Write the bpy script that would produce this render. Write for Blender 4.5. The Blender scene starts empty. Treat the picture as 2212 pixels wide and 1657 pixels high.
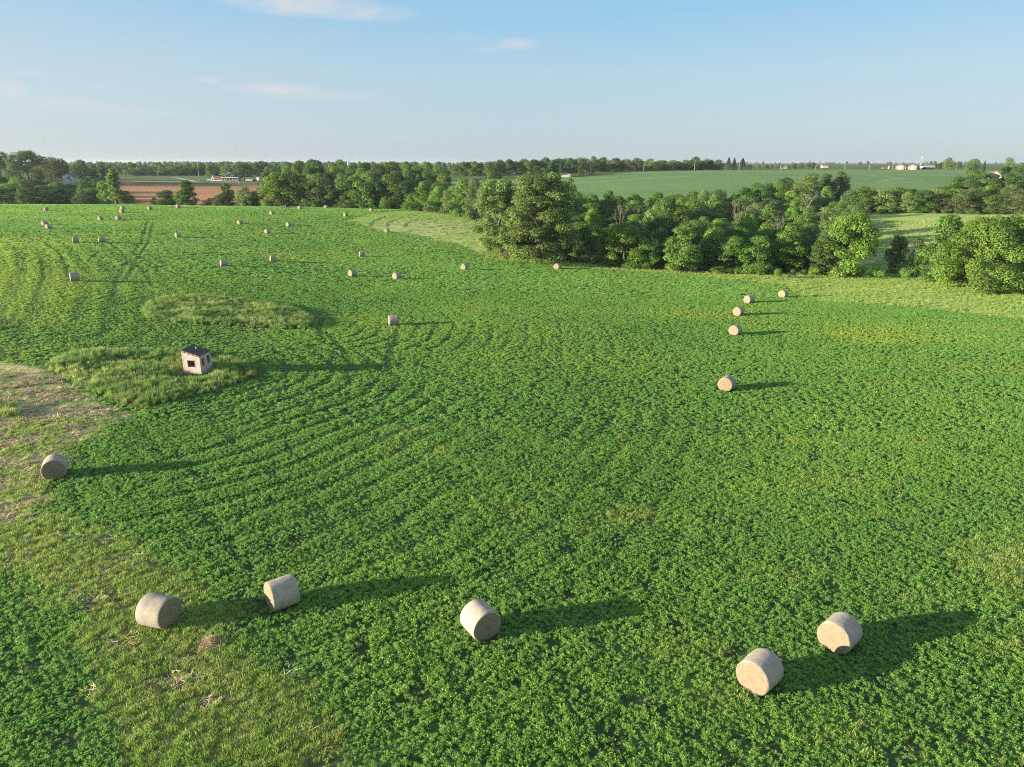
import bpy, math, random
import numpy as np
from mathutils import Vector, Matrix

SC = bpy.context.scene
COL = SC.collection
R = math.radians
rng = np.random.default_rng(7)
random.seed(7)

# ------------------------------------------------------------------ camera
F, CXP, CYP = 1521.0, 1105.5, 828.5          # focal length / centre on a 2211 px wide picture
PITCH = R(17.4)
CZ = 23.5
SP, CP = math.sin(PITCH), math.cos(PITCH)

# ------------------------------------------------------------------ terrain heights
# profiles of ground height against forward distance, for seven bearings
UC = np.array([-0.727, -0.464, -0.2, 0.0, 0.26, 0.457, 0.727])
PROF = [
 [(10,0),(30,.1),(50,.5),(80,1.5),(128,3.2),(190,3.0),(310,4.3),(350,4.7),(372,3.5),(430,-2),(500,3),(560,12),(600,13.2),(800,12.5),(1100,11),(2000,14),(4000,17)],
 [(10,0),(30,0),(60,.25),(100,.5),(150,1),(225,.6),(264,1.5),(315,3.4),(350,4.3),(370,3.2),(410,-1.0),(440,.8),(620,5.7),(680,8.1),(800,10),(1100,10.5),(2000,14),(4000,17)],
 [(10,0),(30,0),(60,-.2),(110,-1.2),(167,-2.4),(222,-4.2),(272,-1.8),(300,1.2),(345,2.3),(368,2.1),(420,-1.0),(520,2),(620,5),(700,7.5),(1000,10),(2000,14),(4000,17)],
 [(10,0),(30,0),(60,-.3),(110,-1.5),(190,-3.8),(205,-4.6),(250,-2.6),(300,-.6),(340,-.8),(400,-2),(480,2),(550,6),(640,11.5),(740,13.5),(1000,12),(2000,14),(4000,17)],
 [(10,0),(30,0),(84,-1.8),(115,-3.1),(130,-3.5),(155,-4.8),(190,-6.5),(230,-8),(300,-7.5),(380,-3),(450,4.5),(520,8.5),(620,13.2),(740,16.1),(850,16),(1000,14.5),(2000,14),(4000,17)],
 [(10,0),(30,0),(80,-1.4),(120,-3.2),(150,-4.5),(185,-6.6),(230,-8),(280,-7),(340,-3),(420,2),(500,7),(620,12.5),(760,16.6),(900,16.6),(1100,15),(2000,15),(4000,17)],
 [(10,0),(30,0),(60,-.4),(100,-2),(140,-4),(170,-5.8),(205,-6.2),(240,-3.4),(330,.8),(370,2),(500,7),(650,12.5),(780,16.5),(900,16.8),(1100,15),(2000,15),(4000,17)],
]
_NU, _NY = 241, 361
_ug = np.linspace(-1.2, 1.2, _NU)
_lg = np.linspace(math.log(8), math.log(9000), _NY)
_cols = []
for pr in PROF:
    a = np.array(pr, float)
    _cols.append(np.interp(_lg, np.log(a[:, 0]), a[:, 1]))
_cols = np.array(_cols)
_HT = np.empty((_NU, _NY))
for j in range(_NY):
    _HT[:, j] = np.interp(_ug, UC, _cols[:, j])
def _blur(a, s, ax):
    n = int(s * 3) + 1
    k = np.exp(-.5 * (np.arange(-n, n + 1) / s) ** 2); k /= k.sum()
    p = np.pad(a, [(n, n) if i == ax else (0, 0) for i in range(2)], mode='edge')
    return np.apply_along_axis(lambda v: np.convolve(v, k, 'valid'), ax, p)
_HT = _blur(_blur(_HT, 8.0, 0), 2.6, 1)

def vnoise(x, y, seed=0):
    xi, yi = np.floor(x), np.floor(y)
    fx, fy = x - xi, y - yi
    fx = fx * fx * (3 - 2 * fx); fy = fy * fy * (3 - 2 * fy)
    def h(a, b):
        v = np.sin(a * 127.1 + b * 311.7 + seed * 74.7) * 43758.5453
        return v - np.floor(v)
    return (h(xi, yi) * (1 - fx) + h(xi + 1, yi) * fx) * (1 - fy) + (h(xi, yi + 1) * (1 - fx) + h(xi + 1, yi + 1) * fx) * fy
def fbm(x, y, seed=0, oct=4):
    s, a, t = 0, 1, 0
    for o in range(oct):
        s = s + a * vnoise(x * 2 ** o, y * 2 ** o, seed + o * 13); t += a; a *= .5
    return s / t

def H(x, y):
    x = np.asarray(x, float); y = np.asarray(y, float)
    yy = np.maximum(y, 8.0)
    u = np.clip(x / (yy * 1.02), -1.19, 1.19)
    fu = (u + 1.2) / 2.4 * (_NU - 1)
    fl = (np.log(np.minimum(yy, 8900)) - _lg[0]) / (_lg[-1] - _lg[0]) * (_NY - 1)
    iu = np.clip(fu.astype(int), 0, _NU - 2); il = np.clip(fl.astype(int), 0, _NY - 2)
    du, dl = fu - iu, fl - il
    z = (_HT[iu, il] * (1 - du) + _HT[iu + 1, il] * du) * (1 - dl) + (_HT[iu, il + 1] * (1 - du) + _HT[iu + 1, il + 1] * du) * dl
    return z + .5 * (fbm(x / 28., y / 28., 3, 2) - .5) * np.clip(yy / 100, .2, 1)
def Hs(x, y): return float(H(np.array([x]), np.array([y]))[0])

# measuring helpers: where on the land a point of the survey picture lies
def ray(px, py):
    u = (px - CXP) / F; vd = (py - CYP) / F
    return u, CP - vd * SP, -(SP + vd * CP)
_ts = np.geomspace(12, 8500, 900)
def unp(px, py, dz=0.0):
    u, fy, fz = ray(px, py)
    X, Y, Z = u * _ts, fy * _ts, CZ + fz * _ts
    g = Z - (H(X, Y) + dz)
    k = np.where(g < 0)[0]
    if len(k) == 0: t = 8000.
    else:
        i = max(k[0], 1); a, b = _ts[i - 1], _ts[i]
        for _ in range(30):
            m = (a + b) / 2
            if CZ + fz * m - Hs(u * m, fy * m) - dz < 0: b = m
            else: a = m
        t = (a + b) / 2
    return u * t, fy * t
def at(px, Y):
    z = 0
    for _ in range(4):
        zc = Y * CP + (CZ - z) * SP
        X = (px - CXP) / F * zc
        z = Hs(X, Y)
    return X, Y, z
def ztop(py, Y):
    u, fy, fz = ray(0, py)
    return CZ + fz * Y / fy
def proj(x, y, z):
    zc = y * CP + (CZ - z) * SP
    return CXP + F * x / zc, CYP - F * (y * SP - (CZ - z) * CP) / zc
def poly(pts): return np.array([unp(a, b) for a, b in pts])

def sdist(P, x, y):
    """distance to a polygon's outline, negative inside"""
    x = np.asarray(x, float); y = np.asarray(y, float)
    d = np.full(x.shape, 1e18); ins = np.zeros(x.shape, bool)
    n = len(P)
    for i in range(n):
        ax, ay = P[i]; bx, by = P[(i + 1) % n]
        ex, ey = bx - ax, by - ay
        t = np.clip(((x - ax) * ex + (y - ay) * ey) / (ex * ex + ey * ey + 1e-9), 0, 1)
        d = np.minimum(d, (x - ax - ex * t) ** 2 + (y - ay - ey * t) ** 2)
        c = ((ay > y) != (by > y))
        xi = ex * (y - ay) / (ey if abs(ey) > 1e-9 else 1e-9) + ax
        ins ^= c & (x < xi)
    return np.where(ins, -1, 1) * np.sqrt(d)
def ldist(P, x, y):
    d = np.full(np.shape(x), 1e18)
    for i in range(len(P) - 1):
        ax, ay = P[i]; bx, by = P[i + 1]
        ex, ey = bx - ax, by - ay
        t = np.clip(((x - ax) * ex + (y - ay) * ey) / (ex * ex + ey * ey + 1e-9), 0, 1)
        d = np.minimum(d, (x - ax - ex * t) ** 2 + (y - ay - ey * t) ** 2)
    return np.sqrt(d)
def sstep(a, b, v):
    t = np.clip((v - a) / (b - a), 0, 1); return t * t * (3 - 2 * t)

# ------------------------------------------------------------------ land parcels
Z_STUB = poly([(-90,780),(0,784),(60,790),(105,795),(190,850),(285,895),(215,935),(165,965),(130,1000),(85,1060),(95,1110),(40,1140),(-90,1150)])
Z_STRIP = poly([(-90,1130),(40,1130),(95,1105),(165,1120),(260,1160),(350,1215),(430,1290),(520,1370),(600,1440),(668,1530),(755,1680),(330,1680),(270,1580),(225,1450),(180,1350),(110,1275),(0,1225),(-90,1200)])
Z_ISL1 = poly([(303,672),(318,655),(365,643),(430,641),(540,651),(620,662),(672,682),(684,702),(668,714),(600,712),(480,705),(370,698),(315,690)])
Z_ISL2 = poly([(95,787),(140,765),(215,757),(320,756),(400,760),(470,770),(545,785),(560,803),(552,816),(500,834),(420,858),(350,876),(295,890),(250,873),(180,842),(125,812)])
Z_TUFT = poly([(-60,868),(10,872),(45,892),(50,902),(10,908),(-60,905)])
Z_TUFT2 = poly([(-60,692),(10,690),(32,686),(28,706),(5,715),(-60,720)])
Z_HAY = poly([(742,476),(790,462),(850,455),(930,456),(1000,466),(1030,480),(1056,510),(1085,545),(1060,562),(1030,549),(975,527),(900,510),(830,500),(775,488)])
Z_EDGE = poly([(1030,548),(1058,520),(1090,545),(1180,558),(1400,577),(1600,590),(1700,580),(1830,585),(1900,584),(2050,606),(2290,614),(2290,700),(2211,692),(2100,678),(1960,664),(1850,655),(1765,650),(1725,640),(1690,615),(1600,607),(1500,596),(1400,588),(1280,581),(1200,572),(1130,566),(1060,562)])
Z_PATCH = poly([(2290,1130),(2211,1155),(2120,1160),(2085,1190),(2110,1240),(2150,1290),(2211,1330),(2290,1380)])
Z_MEADOW = poly([(1835,468),(1900,461),(2000,459),(2110,462),(2290,468),(2290,560),(2150,580),(1990,600),(1880,600),(1850,560),(1840,520)])
Z_YEL = poly([(-80,500),(20,512),(90,530),(130,560),(150,610),(120,660),(60,690),(-80,700)])
_a = [at(p, y)[:2] for p, y in [(225,422),(330,408),(420,418),(575,425),(640,500),(640,625),(520,625),(400,622),(270,612)]]
Z_BROWN = np.array(_a)
_a = [at(p, y)[:2] for p, y in [(880,480),(1100,452),(1400,440),(1700,440),(2000,450),(2200,520),(2211,700),(2090,830),(1900,800),(1650,780),(1400,745),(1265,640),(1100,625),(940,625)]]
Z_FAR = np.array(_a)
# edge of the alfalfa: everything nearer than this line that is no other parcel
Z_FIELD = np.array([(-130,4),(130,4)] + [tuple(unp(a, b)) for a, b in [(2350,705),(2211,692),(2100,678),(1960,664),(1850,655),(1765,650),(1725,640),(1690,615),(1600,607),(1500,596),(1400,588),(1280,581),(1200,572),(1130,566),(1060,562),(1090,545),(1058,512),(1030,480),(1000,464)]]
                   + [at(p, y)[:2] for p, y in [(940,357),(880,362),(800,366),(700,366),(600,368),(500,372),(380,376),(260,380),(120,384),(0,386),(-160,386)]])

SPOTS = [  # yellowish weedy places in the alfalfa: picture place, half widths in metres, strength
 (1010,668,3,5,.7),(1530,682,5,4,.8),(1640,705,4,4,.5),(1840,718,9,5,.7),(1900,735,8,4,.45),(560,545,22,3,.9),(640,560,12,4,.7),(330,462,30,3,.5),(150,470,30,2,.4),
 (1020,1085,2.2,1.4,.5),(1340,1110,2.6,1.4,.5),(1470,1120,1.6,1.5,.5),(1350,890,2.5,1.6,.45),(1180,1060,2,1.2,.35),(700,545,14,5,.5),(880,535,14,5,.4),(1290,990,2,1,.3),
 (1700,1240,2.4,1.2,.35),(960,1300,1.4,.8,.3),(1480,1400,1.6,.9,.35),(1100,760,6,3,.25),(1400,770,5,3,.3),(2150,800,7,3,.4),(1920,830,4,2,.3),(300,620,10,12,.35),(420,600,14,6,.3),(200,560,10,10,.35),(60,620,14,22,.6),(100,690,8,5,.5)]
SPOTS = [(*unp(a, b), rx, ry, s) for a, b, rx, ry, s in SPOTS]
TRACKS = [poly(t) for t in [
 [(318,480),(305,525),(275,565),(255,600),(243,640)], [(330,482),(318,528),(290,570),(268,610)],
 [(-20,506),(45,511),(95,524),(125,545),(142,575),(147,600)], [(50,530),(75,545),(90,570),(93,600),(75,650)],
 [(232,522),(262,545),(310,585),(330,620)], [(300,555),(370,590),(470,625)],
 [(697,690),(688,712),(700,735)], [(702,720),(740,755),(760,790),(748,808)], [(860,725),(835,780),(845,810)],
 [(420,560),(500,590),(600,610)]]]
ARC = poly([(-60,502),(-20,506),(45,511),(95,524),(125,545),(142,575),(147,600),(140,640),(120,690),(95,720)])
WINDROWS = [poly(t) for t in [[(800,489),(806,478),(830,470),(880,466)],[(836,490),(840,480),(860,472),(910,468)],[(875,490),(882,480),(905,474),(960,474)],[(925,492),(965,487)],[(900,484),(945,478)],[(995,505),(1020,500)],[(940,497),(985,492)]]]

def parcel_fields(x, y):
    """cover of the land at x, y: dictionary of soft masks"""
    n1 = (fbm(x / 2.2, y / 2.2, 5, 3) - .5)
    m = {}
    def soft(P, w=.8): return sstep(w, -w, sdist(P, x, y) + n1 * 2.4)
    m['stub'] = soft(Z_STUB); m['strip'] = soft(Z_STRIP, 1.1)
    m['isl'] = np.maximum(np.maximum(soft(Z_ISL1, .3), soft(Z_ISL2, .3)), np.maximum(soft(Z_TUFT, .3), soft(Z_TUFT2, .5)))
    m['hay'] = soft(Z_HAY, 2.5); m['edge'] = soft(Z_EDGE, .8); m['patch'] = soft(Z_PATCH, 1.6)
    m['meadow'] = soft(Z_MEADOW, 2.); m['yel'] = soft(Z_YEL, 8.)
    m['brown'] = soft(Z_BROWN, 3.); m['far'] = soft(Z_FAR, 4.)
    m['field'] = sstep(.6, -.6, sdist(Z_FIELD, x, y) + n1)
    sp = np.zeros(np.shape(x))
    for X, Y, rx, ry, s in SPOTS:
        q = ((x - X) / rx) ** 2 + ((y - Y) / ry) ** 2
        sp = np.maximum(sp, s * np.exp(-q) * (q < 9))
    sp = sp * (.45 + 1.1 * fbm(x / 1.3, y / 1.3, 21, 3))
    gen = sstep(.60, .78, fbm(x / 9., y / 5., 31, 4)) * .25
    m['weed'] = np.clip(np.maximum(sp, gen * (y < 420)), 0, 1)
    d2 = np.minimum(sdist(Z_ISL2, x, y), np.minimum(sdist(Z_ISL1, x, y), 1e9))
    d2 = np.maximum(d2, 0)
    w = d2 + 2.2 * (fbm(x / 14, y / 14, 41, 2) - .5)
    m['swath'] = sstep(.25, .95, np.sin(w * 2 * math.pi / 2.7 + 2.6 * fbm(x / 9., y / 9., 44, 3))) * sstep(75, 10, d2) * (.10 + .66 * sstep(.35, .6, fbm(x / 10, y / 10, 47, 2)))
    dy = ldist(ARC, x, y) + 1.6 * (fbm(x / 12, y / 12, 43, 2) - .5)
    stripe = sstep(-.6, .6, np.sin(dy * 2 * math.pi / 4.4)) * (.4 + .6 * fbm(x / 5, y / 5, 48, 2))
    m['yel'] = np.clip(m['yel'] * (.45 + .55 * stripe) + .28 * stripe * sstep(24, 4, dy) * (y > 75), 0, 1)
    m['swath'] = np.maximum(m['swath'], (1 - stripe) * sstep(40, 6, dy) * .55 * (y > 75))
    t = np.full(np.shape(x), 1e9)
    for T in TRACKS: t = np.minimum(t, ldist(T, x, y))
    m['track'] = sstep(.75, .25, t)
    t = np.full(np.shape(x), 1e9)
    for T in WINDROWS: t = np.minimum(t, ldist(T, x, y))
    m['windrow'] = sstep(1.1, .3, t)
    return m

# ------------------------------------------------------------------ materials
def mat(name, base=(.5, .5, .5), rough=.8, noise=None, bump=0, spec=.3, coord='Object', metal=0):
    m = bpy.data.materials.new(name); m.use_nodes = True
    nt = m.node_tree; b = nt.nodes['Principled BSDF']
    b.inputs['Roughness'].default_value = rough; b.inputs['Specular IOR Level'].default_value = spec
    b.inputs['Metallic'].default_value = metal
    b.inputs['Base Color'].default_value = (*base, 1)
    if noise:
        sc, amt = noise
        tc = nt.nodes.new('ShaderNodeTexCoord'); n = nt.nodes.new('ShaderNodeTexNoise')
        n.inputs['Scale'].default_value = sc; n.inputs['Detail'].default_value = 5
        nt.links.new(tc.outputs[coord], n.inputs['Vector'])
        mx = nt.nodes.new('ShaderNodeMix'); mx.data_type = 'RGBA'
        mx.inputs['A'].default_value = (*[c * (1 - amt) for c in base], 1)
        mx.inputs['B'].default_value = (*[min(1, c * (1 + amt)) for c in base], 1)
        nt.links.new(n.outputs['Fac'], mx.inputs['Factor']); nt.links.new(mx.outputs['Result'], b.inputs['Base Color'])
        if bump:
            bp = nt.nodes.new('ShaderNodeBump'); bp.inputs['Strength'].default_value = bump
            nt.links.new(n.outputs['Fac'], bp.inputs['Height']); nt.links.new(bp.outputs['Normal'], b.inputs['Normal'])
    return m

def leaf_mat(name, base, var=.35, trans=.35, attr=None, hue=.03, rough=.6, spec=.25, pv=.18):
    """leaf with see-through light; brightness differs from leaf to leaf and plant to plant"""
    m = bpy.data.materials.new(name); m.use_nodes = True
    nt = m.node_tree; b = nt.nodes['Principled BSDF']; out = nt.nodes['Material Output']; L = nt.links
    b.inputs['Roughness'].default_value = rough; b.inputs['Specular IOR Level'].default_value = spec
    oi = nt.nodes.new('ShaderNodeObjectInfo')
    at_ = nt.nodes.new('ShaderNodeAttribute'); at_.attribute_name = 'tint'
    hs = nt.nodes.new('ShaderNodeHueSaturation'); hs.inputs['Color'].default_value = (*base, 1)
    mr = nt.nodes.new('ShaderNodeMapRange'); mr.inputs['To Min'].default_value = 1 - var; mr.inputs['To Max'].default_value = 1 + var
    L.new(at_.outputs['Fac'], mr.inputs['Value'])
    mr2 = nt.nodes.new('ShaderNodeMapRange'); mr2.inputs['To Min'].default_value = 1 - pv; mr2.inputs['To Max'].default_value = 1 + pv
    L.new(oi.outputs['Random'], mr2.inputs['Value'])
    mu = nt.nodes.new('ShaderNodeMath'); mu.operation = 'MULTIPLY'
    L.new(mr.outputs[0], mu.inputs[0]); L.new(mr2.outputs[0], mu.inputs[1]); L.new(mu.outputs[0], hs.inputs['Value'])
    mr3 = nt.nodes.new('ShaderNodeMapRange'); mr3.inputs['To Min'].default_value = .5 - hue; mr3.inputs['To Max'].default_value = .5 + hue
    ad = nt.nodes.new('ShaderNodeMath'); ad.operation = 'FRACT'
    m7 = nt.nodes.new('ShaderNodeMath'); m7.operation = 'MULTIPLY'; m7.inputs[1].default_value = 7.31
    L.new(oi.outputs['Random'], m7.inputs[0]); L.new(m7.outputs[0], ad.inputs[0]); L.new(ad.outputs[0], mr3.inputs['Value'])
    L.new(mr3.outputs[0], hs.inputs['Hue'])
    col = hs.outputs['Color']
    if attr:   # plant colour carried by each plant of the stand: green to yellow
        ia = nt.nodes.new('ShaderNodeAttribute'); ia.attribute_type = 'INSTANCER'; ia.attribute_name = 'weed'
        mx = nt.nodes.new('ShaderNodeMix'); mx.data_type = 'RGBA'
        h2 = nt.nodes.new('ShaderNodeHueSaturation'); h2.inputs['Color'].default_value = (*attr, 1)
        L.new(mu.outputs[0], h2.inputs['Value'])
        L.new(ia.outputs['Fac'], mx.inputs['Factor']); L.new(col, mx.inputs['A']); L.new(h2.outputs['Color'], mx.inputs['B'])
        col = mx.outputs['Result']
    L.new(col, b.inputs['Base Color'])
    tr = nt.nodes.new('ShaderNodeBsdfTranslucent'); L.new(col, tr.inputs['Color'])
    ms = nt.nodes.new('ShaderNodeMixShader'); ms.inputs['Fac'].default_value = trans
    L.new(b.outputs[0], ms.inputs[1]); L.new(tr.outputs[0], ms.inputs[2]); L.new(ms.outputs[0], out.inputs['Surface'])
    return m

# ------------------------------------------------------------------ object helpers
def mesh_np(name, V, Fq, m=None, smooth=False, tint=None):
    """V (n,3), Fq list of equal-length face arrays or a (k,3/4) array"""
    me = bpy.data.meshes.new(name)
    V = np.asarray(V, np.float32); Fq = np.asarray(Fq, np.int32)
    k, c = Fq.shape
    me.vertices.add(len(V)); me.vertices.foreach_set('co', V.ravel())
    me.loops.add(k * c); me.loops.foreach_set('vertex_index', Fq.ravel())
    me.polygons.add(k)
    me.polygons.foreach_set('loop_start', np.arange(0, k * c, c, dtype=np.int32))
    me.polygons.foreach_set('loop_total', np.full(k, c, np.int32))
    if smooth: me.polygons.foreach_set('use_smooth', np.ones(k, bool))
    if tint is not None:
        a = me.attributes.new('tint', 'FLOAT', 'FACE'); a.data.foreach_set('value', np.asarray(tint, np.float32))
    me.update(calc_edges=True); me.validate()
    if m: me.materials.append(m)
    return me
def link(name, me, parent=None, loc=None, rz=0, scale=None):
    o = bpy.data.objects.new(name, me); COL.objects.link(o)
    if parent: o.parent = parent
    if loc is not None: o.location = loc
    o.rotation_euler = (0, 0, rz)
    if scale is not None: o.scale = scale if hasattr(scale, '__len__') else (scale,) * 3
    return o
def tag(o, label=None, cat=None, group=None, kind=None):
    if label: o['label'] = label
    if cat: o['category'] = cat
    if group: o['group'] = group
    if kind: o['kind'] = kind
    return o
def thing(name, loc, label, cat, group=None, rz=0, scale=1):
    return tag(link(name, None, None, loc, rz, scale), label, cat, group)

class MB:
    """collects solid shapes and links them as one mesh object"""
    def __init__(s): s.v = []; s.f = []
    def add(s, V, Fs):
        o = len(s.v); s.v += [tuple(v) for v in V]; s.f += [tuple(i + o for i in f) for f in Fs]; return s
    def box(s, x0, x1, y0, y1, z0, z1, rz=0, c=(0, 0)):
        P = [(x, y, z) for z in (z0, z1) for x, y in ((x0, y0), (x1, y0), (x1, y1), (x0, y1))]
        return s.add(P, [(3, 2, 1, 0), (4, 5, 6, 7), (0, 1, 5, 4), (1, 2, 6, 5), (2, 3, 7, 6), (3, 0, 4, 7)])
    def prism(s, pts, a, b, axis='y'):
        """outline pts in the plane across `axis`, drawn from a to b"""
        n = len(pts)
        def q(p, t):
            return (p[0], t, p[1]) if axis == 'y' else ((t, p[0], p[1]) if axis == 'x' else (p[0], p[1], t))
        return s.add([q(p, a) for p in pts] + [q(p, b) for p in pts],
                     [tuple(range(n - 1, -1, -1)), tuple(range(n, 2 * n))] + [(i, (i + 1) % n, n + (i + 1) % n, n + i) for i in range(n)])
    def tube(s, pts, rad, n=6):
        pts = [Vector(p) for p in pts]
        if not hasattr(rad, '__len__'): rad = [rad] * len(pts)
        V = []
        for i, p in enumerate(pts):
            d = (pts[min(i + 1, len(pts) - 1)] - pts[max(i - 1, 0)]).normalized()
            a = d.cross(Vector((0, 0, 1)) if abs(d.z) < .9 else Vector((1, 0, 0))).normalized(); b = d.cross(a)
            V += [p + (a * math.cos(2 * math.pi * k / n) + b * math.sin(2 * math.pi * k / n)) * rad[i] for k in range(n)]
        Fs = [(i * n + k, i * n + (k + 1) % n, (i + 1) * n + (k + 1) % n, (i + 1) * n + k) for i in range(len(pts) - 1) for k in range(n)]
        Fs += [tuple(range(n - 1, -1, -1)), tuple(range((len(pts) - 1) * n, len(pts) * n))]
        return s.add(V, Fs)
    def mesh(s, name, m=None, smooth=False):
        me = bpy.data.meshes.new(name); me.from_pydata(s.v, [], s.f)
        import bmesh
        bm = bmesh.new(); bm.from_mesh(me); bmesh.ops.recalc_face_normals(bm, faces=bm.faces); bm.to_mesh(me); bm.free()
        if smooth:
            for p in me.polygons: p.use_smooth = True
        if m: me.materials.append(m)
        return me
    def build(s, name, m, parent=None, loc=None, rz=0, smooth=False):
        return link(name, s.mesh(name, m, smooth), parent, loc, rz)
def copy_tree(o, parent=None):
    c = o.copy(); COL.objects.link(c)
    if parent: c.parent = parent
    for ch in [k for k in o.children]: copy_tree(ch, c)
    return c
# ================================================================== LAND
def land():
    nu, ny = 620, 560
    # finer across the seen bearings
    s = np.linspace(-1, 1, nu); us = .78 * s + .45 * s ** 9
    ys = np.geomspace(6, 8500, ny)
    U, Y = np.meshgrid(us, ys)
    X = U * Y * 1.02
    x, y = X.ravel(), Y.ravel()
    z = H(x, y)
    m = parcel_fields(x, y)
    n1 = fbm(x / 6, y / 6, 2, 4); n2 = fbm(x / 40, y / 25, 8, 4); n3 = fbm(x / .9, y / .9, 11, 2)
    def C(*c): return np.array(c)[None, :]
    def mix(a, b, t): return a * (1 - t[:, None]) + b * t[:, None]
    grass = mix(C(.085, .135, .03) + 0 * z[:, None], C(.15, .19, .05), sstep(.35, .65, n1))
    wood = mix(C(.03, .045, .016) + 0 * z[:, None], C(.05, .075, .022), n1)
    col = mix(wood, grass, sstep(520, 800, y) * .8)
    far_patch = fbm(x / 260, y / 420, 51, 3)
    col = mix(col, C(.06, .12, .035) + 0 * col, sstep(900, 1300, y) * sstep(.4, .6, far_patch))
    crop = mix(C(.06, .125, .036) + 0 * col, C(.085, .165, .045), n3)
    crop = mix(crop, C(.05, .042, .028) + 0 * col, sstep(.55, .75, fbm(x / 1.1, y / 1.1, 60, 3)) * .6)
    crop = mix(crop, C(.20, .31, .055) + 0 * col, np.clip(m['weed'] + .5 * m['yel'], 0, 1) * .8)
    crop = mix(crop, C(.045, .05, .024) + 0 * col, m['track'] * .3)
    col = mix(col, crop, m['field'])
    hay = mix(C(.29, .41, .09) + 0 * col, C(.39, .43, .16), sstep(.35, .6, n2))
    hay = mix(hay, C(.055, .075, .025) + 0 * col, m['windrow'] * .8)
    col = mix(col, hay, m['hay'])
    edge = mix(C(.29, .41, .075) + 0 * col, C(.39, .47, .13), n1)
    col = mix(col, edge, m['edge'])
    stub = mix(C(.20, .26, .075) + 0 * col, C(.46, .40, .18), sstep(.38, .56, fbm(x / 1.6, y / 1.2, 73, 4)))
    stub = mix(stub, C(.58, .51, .28) + 0 * col, sstep(.52, .7, n3) * .7)
    col = mix(col, stub, m['stub'])
    strip = mix(C(.18, .24, .055) + 0 * col, C(.30, .33, .11), sstep(.4, .62, n1))
    strip = mix(strip, C(.13, .105, .06) + 0 * col, sstep(.56, .7, fbm(x / 2, y / 1.2, 81, 4)) * .8)
    col = mix(col, strip, np.maximum(m['strip'], m['patch'] * .8))
    col = mix(col, C(.07, .10, .03) + 0 * col, m['isl'])
    mead = mix(C(.26, .37, .10) + 0 * col, C(.35, .42, .13), n1)
    mead = mix(mead, C(.40, .36, .21) + 0 * col, sstep(.47, .62, fbm(x / 16, y / 7, 91, 4)) * sstep(205, 235, y) * sstep(330, 270, y) * .9)
    col = mix(col, mead, m['meadow'])
    br = mix(C(.36, .185, .085) + 0 * col, C(.43, .24, .12), sstep(.3, .7, n2))
    br = mix(br, C(.17, .125, .08) + 0 * col, sstep(560, 610, y) * .7)
    col = mix(col, br, m['brown'])
    rows = .5 + .5 * np.sin((y + 14 * np.sin(x / 60)) * .35)
    fr = mix(C(.125, .22, .078) + 0 * col, C(.155, .255, .088), sstep(.3, .7, fbm(x / 90, y / 30, 95, 3)) * .7 + rows * .2)
    fr = mix(fr, C(.17, .25, .10) + 0 * col, sstep(640, 720, y) * .7)
    tl = np.full(len(x), 1e9)
    for pts in FARLINES: tl = np.minimum(tl, ldist(pts, x, y))
    fr = mix(fr, C(.20, .29, .12) + 0 * col, sstep(6, 2.5, tl) * .9)
    col = mix(col, fr, m['far'])
    lawn = sstep(3, -3, sdist(Z_LAWN, x, y))
    col = mix(col, mix(C(.10, .15, .05) + 0 * col, C(.15, .17, .065), n2), lawn)
    # faces by parcel: every parcel is a stretch of land of its own
    idx = np.arange(nu * ny).reshape(ny, nu)
    Fq = np.stack([idx[:-1, :-1], idx[:-1, 1:], idx[1:, 1:], idx[1:, :-1]], -1).reshape(-1, 4)
    key = np.zeros(len(x), int)
    for i, k in enumerate(['field', 'hay', 'edge', 'meadow', 'brown', 'far', 'strip', 'stub']):
        key[m[k] > .5] = i + 1
    fk = key[Fq[:, 0]]
    names = ['ground', 'field', 'hay_meadow', 'grass_verge', 'meadow', 'brown_field', 'far_field', 'grass_strip', 'stubble']
    ml = bpy.data.materials.new('land'); ml.use_nodes = True
    nt = ml.node_tree; b = nt.nodes['Principled BSDF']; L = nt.links
    b.inputs['Roughness'].default_value = .95; b.inputs['Specular IOR Level'].default_value = .1
    a = nt.nodes.new('ShaderNodeVertexColor'); a.layer_name = 'cover'
    tc = nt.nodes.new('ShaderNodeTexCoord')
    n = nt.nodes.new('ShaderNodeTexNoise'); n.inputs['Scale'].default_value = 1.7; n.inputs['Detail'].default_value = 6; n.inputs['Roughness'].default_value = .7
    L.new(tc.outputs['Object'], n.inputs['Vector'])
    mr = nt.nodes.new('ShaderNodeMapRange'); mr.inputs['From Min'].default_value = .3; mr.inputs['From Max'].default_value = .7
    mr.inputs['To Min'].default_value = .7; mr.inputs['To Max'].default_value = 1.3
    L.new(n.outputs['Fac'], mr.inputs['Value'])
    mx = nt.nodes.new('ShaderNodeMix'); mx.data_type = 'RGBA'; mx.blend_type = 'MULTIPLY'; mx.inputs['Factor'].default_value = 1
    L.new(a.outputs['Color'], mx.inputs['A']); L.new(mr.outputs[0], mx.inputs['B']); L.new(mx.outputs['Result'], b.inputs['Base Color'])
    bp = nt.nodes.new('ShaderNodeBump'); bp.inputs['Strength'].default_value = .8; bp.inputs['Distance'].default_value = .35
    L.new(n.outputs['Fac'], bp.inputs['Height']); L.new(bp.outputs['Normal'], b.inputs['Normal'])
    for i, nm in enumerate(names):
        f = Fq[fk == i]
        if not len(f): continue
        u, inv = np.unique(f, return_inverse=True)
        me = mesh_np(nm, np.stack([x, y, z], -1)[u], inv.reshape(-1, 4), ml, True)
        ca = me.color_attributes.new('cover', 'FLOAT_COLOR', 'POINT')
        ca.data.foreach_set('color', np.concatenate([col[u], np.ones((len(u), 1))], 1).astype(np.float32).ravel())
        tag(link(nm, me), kind='structure')

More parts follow.
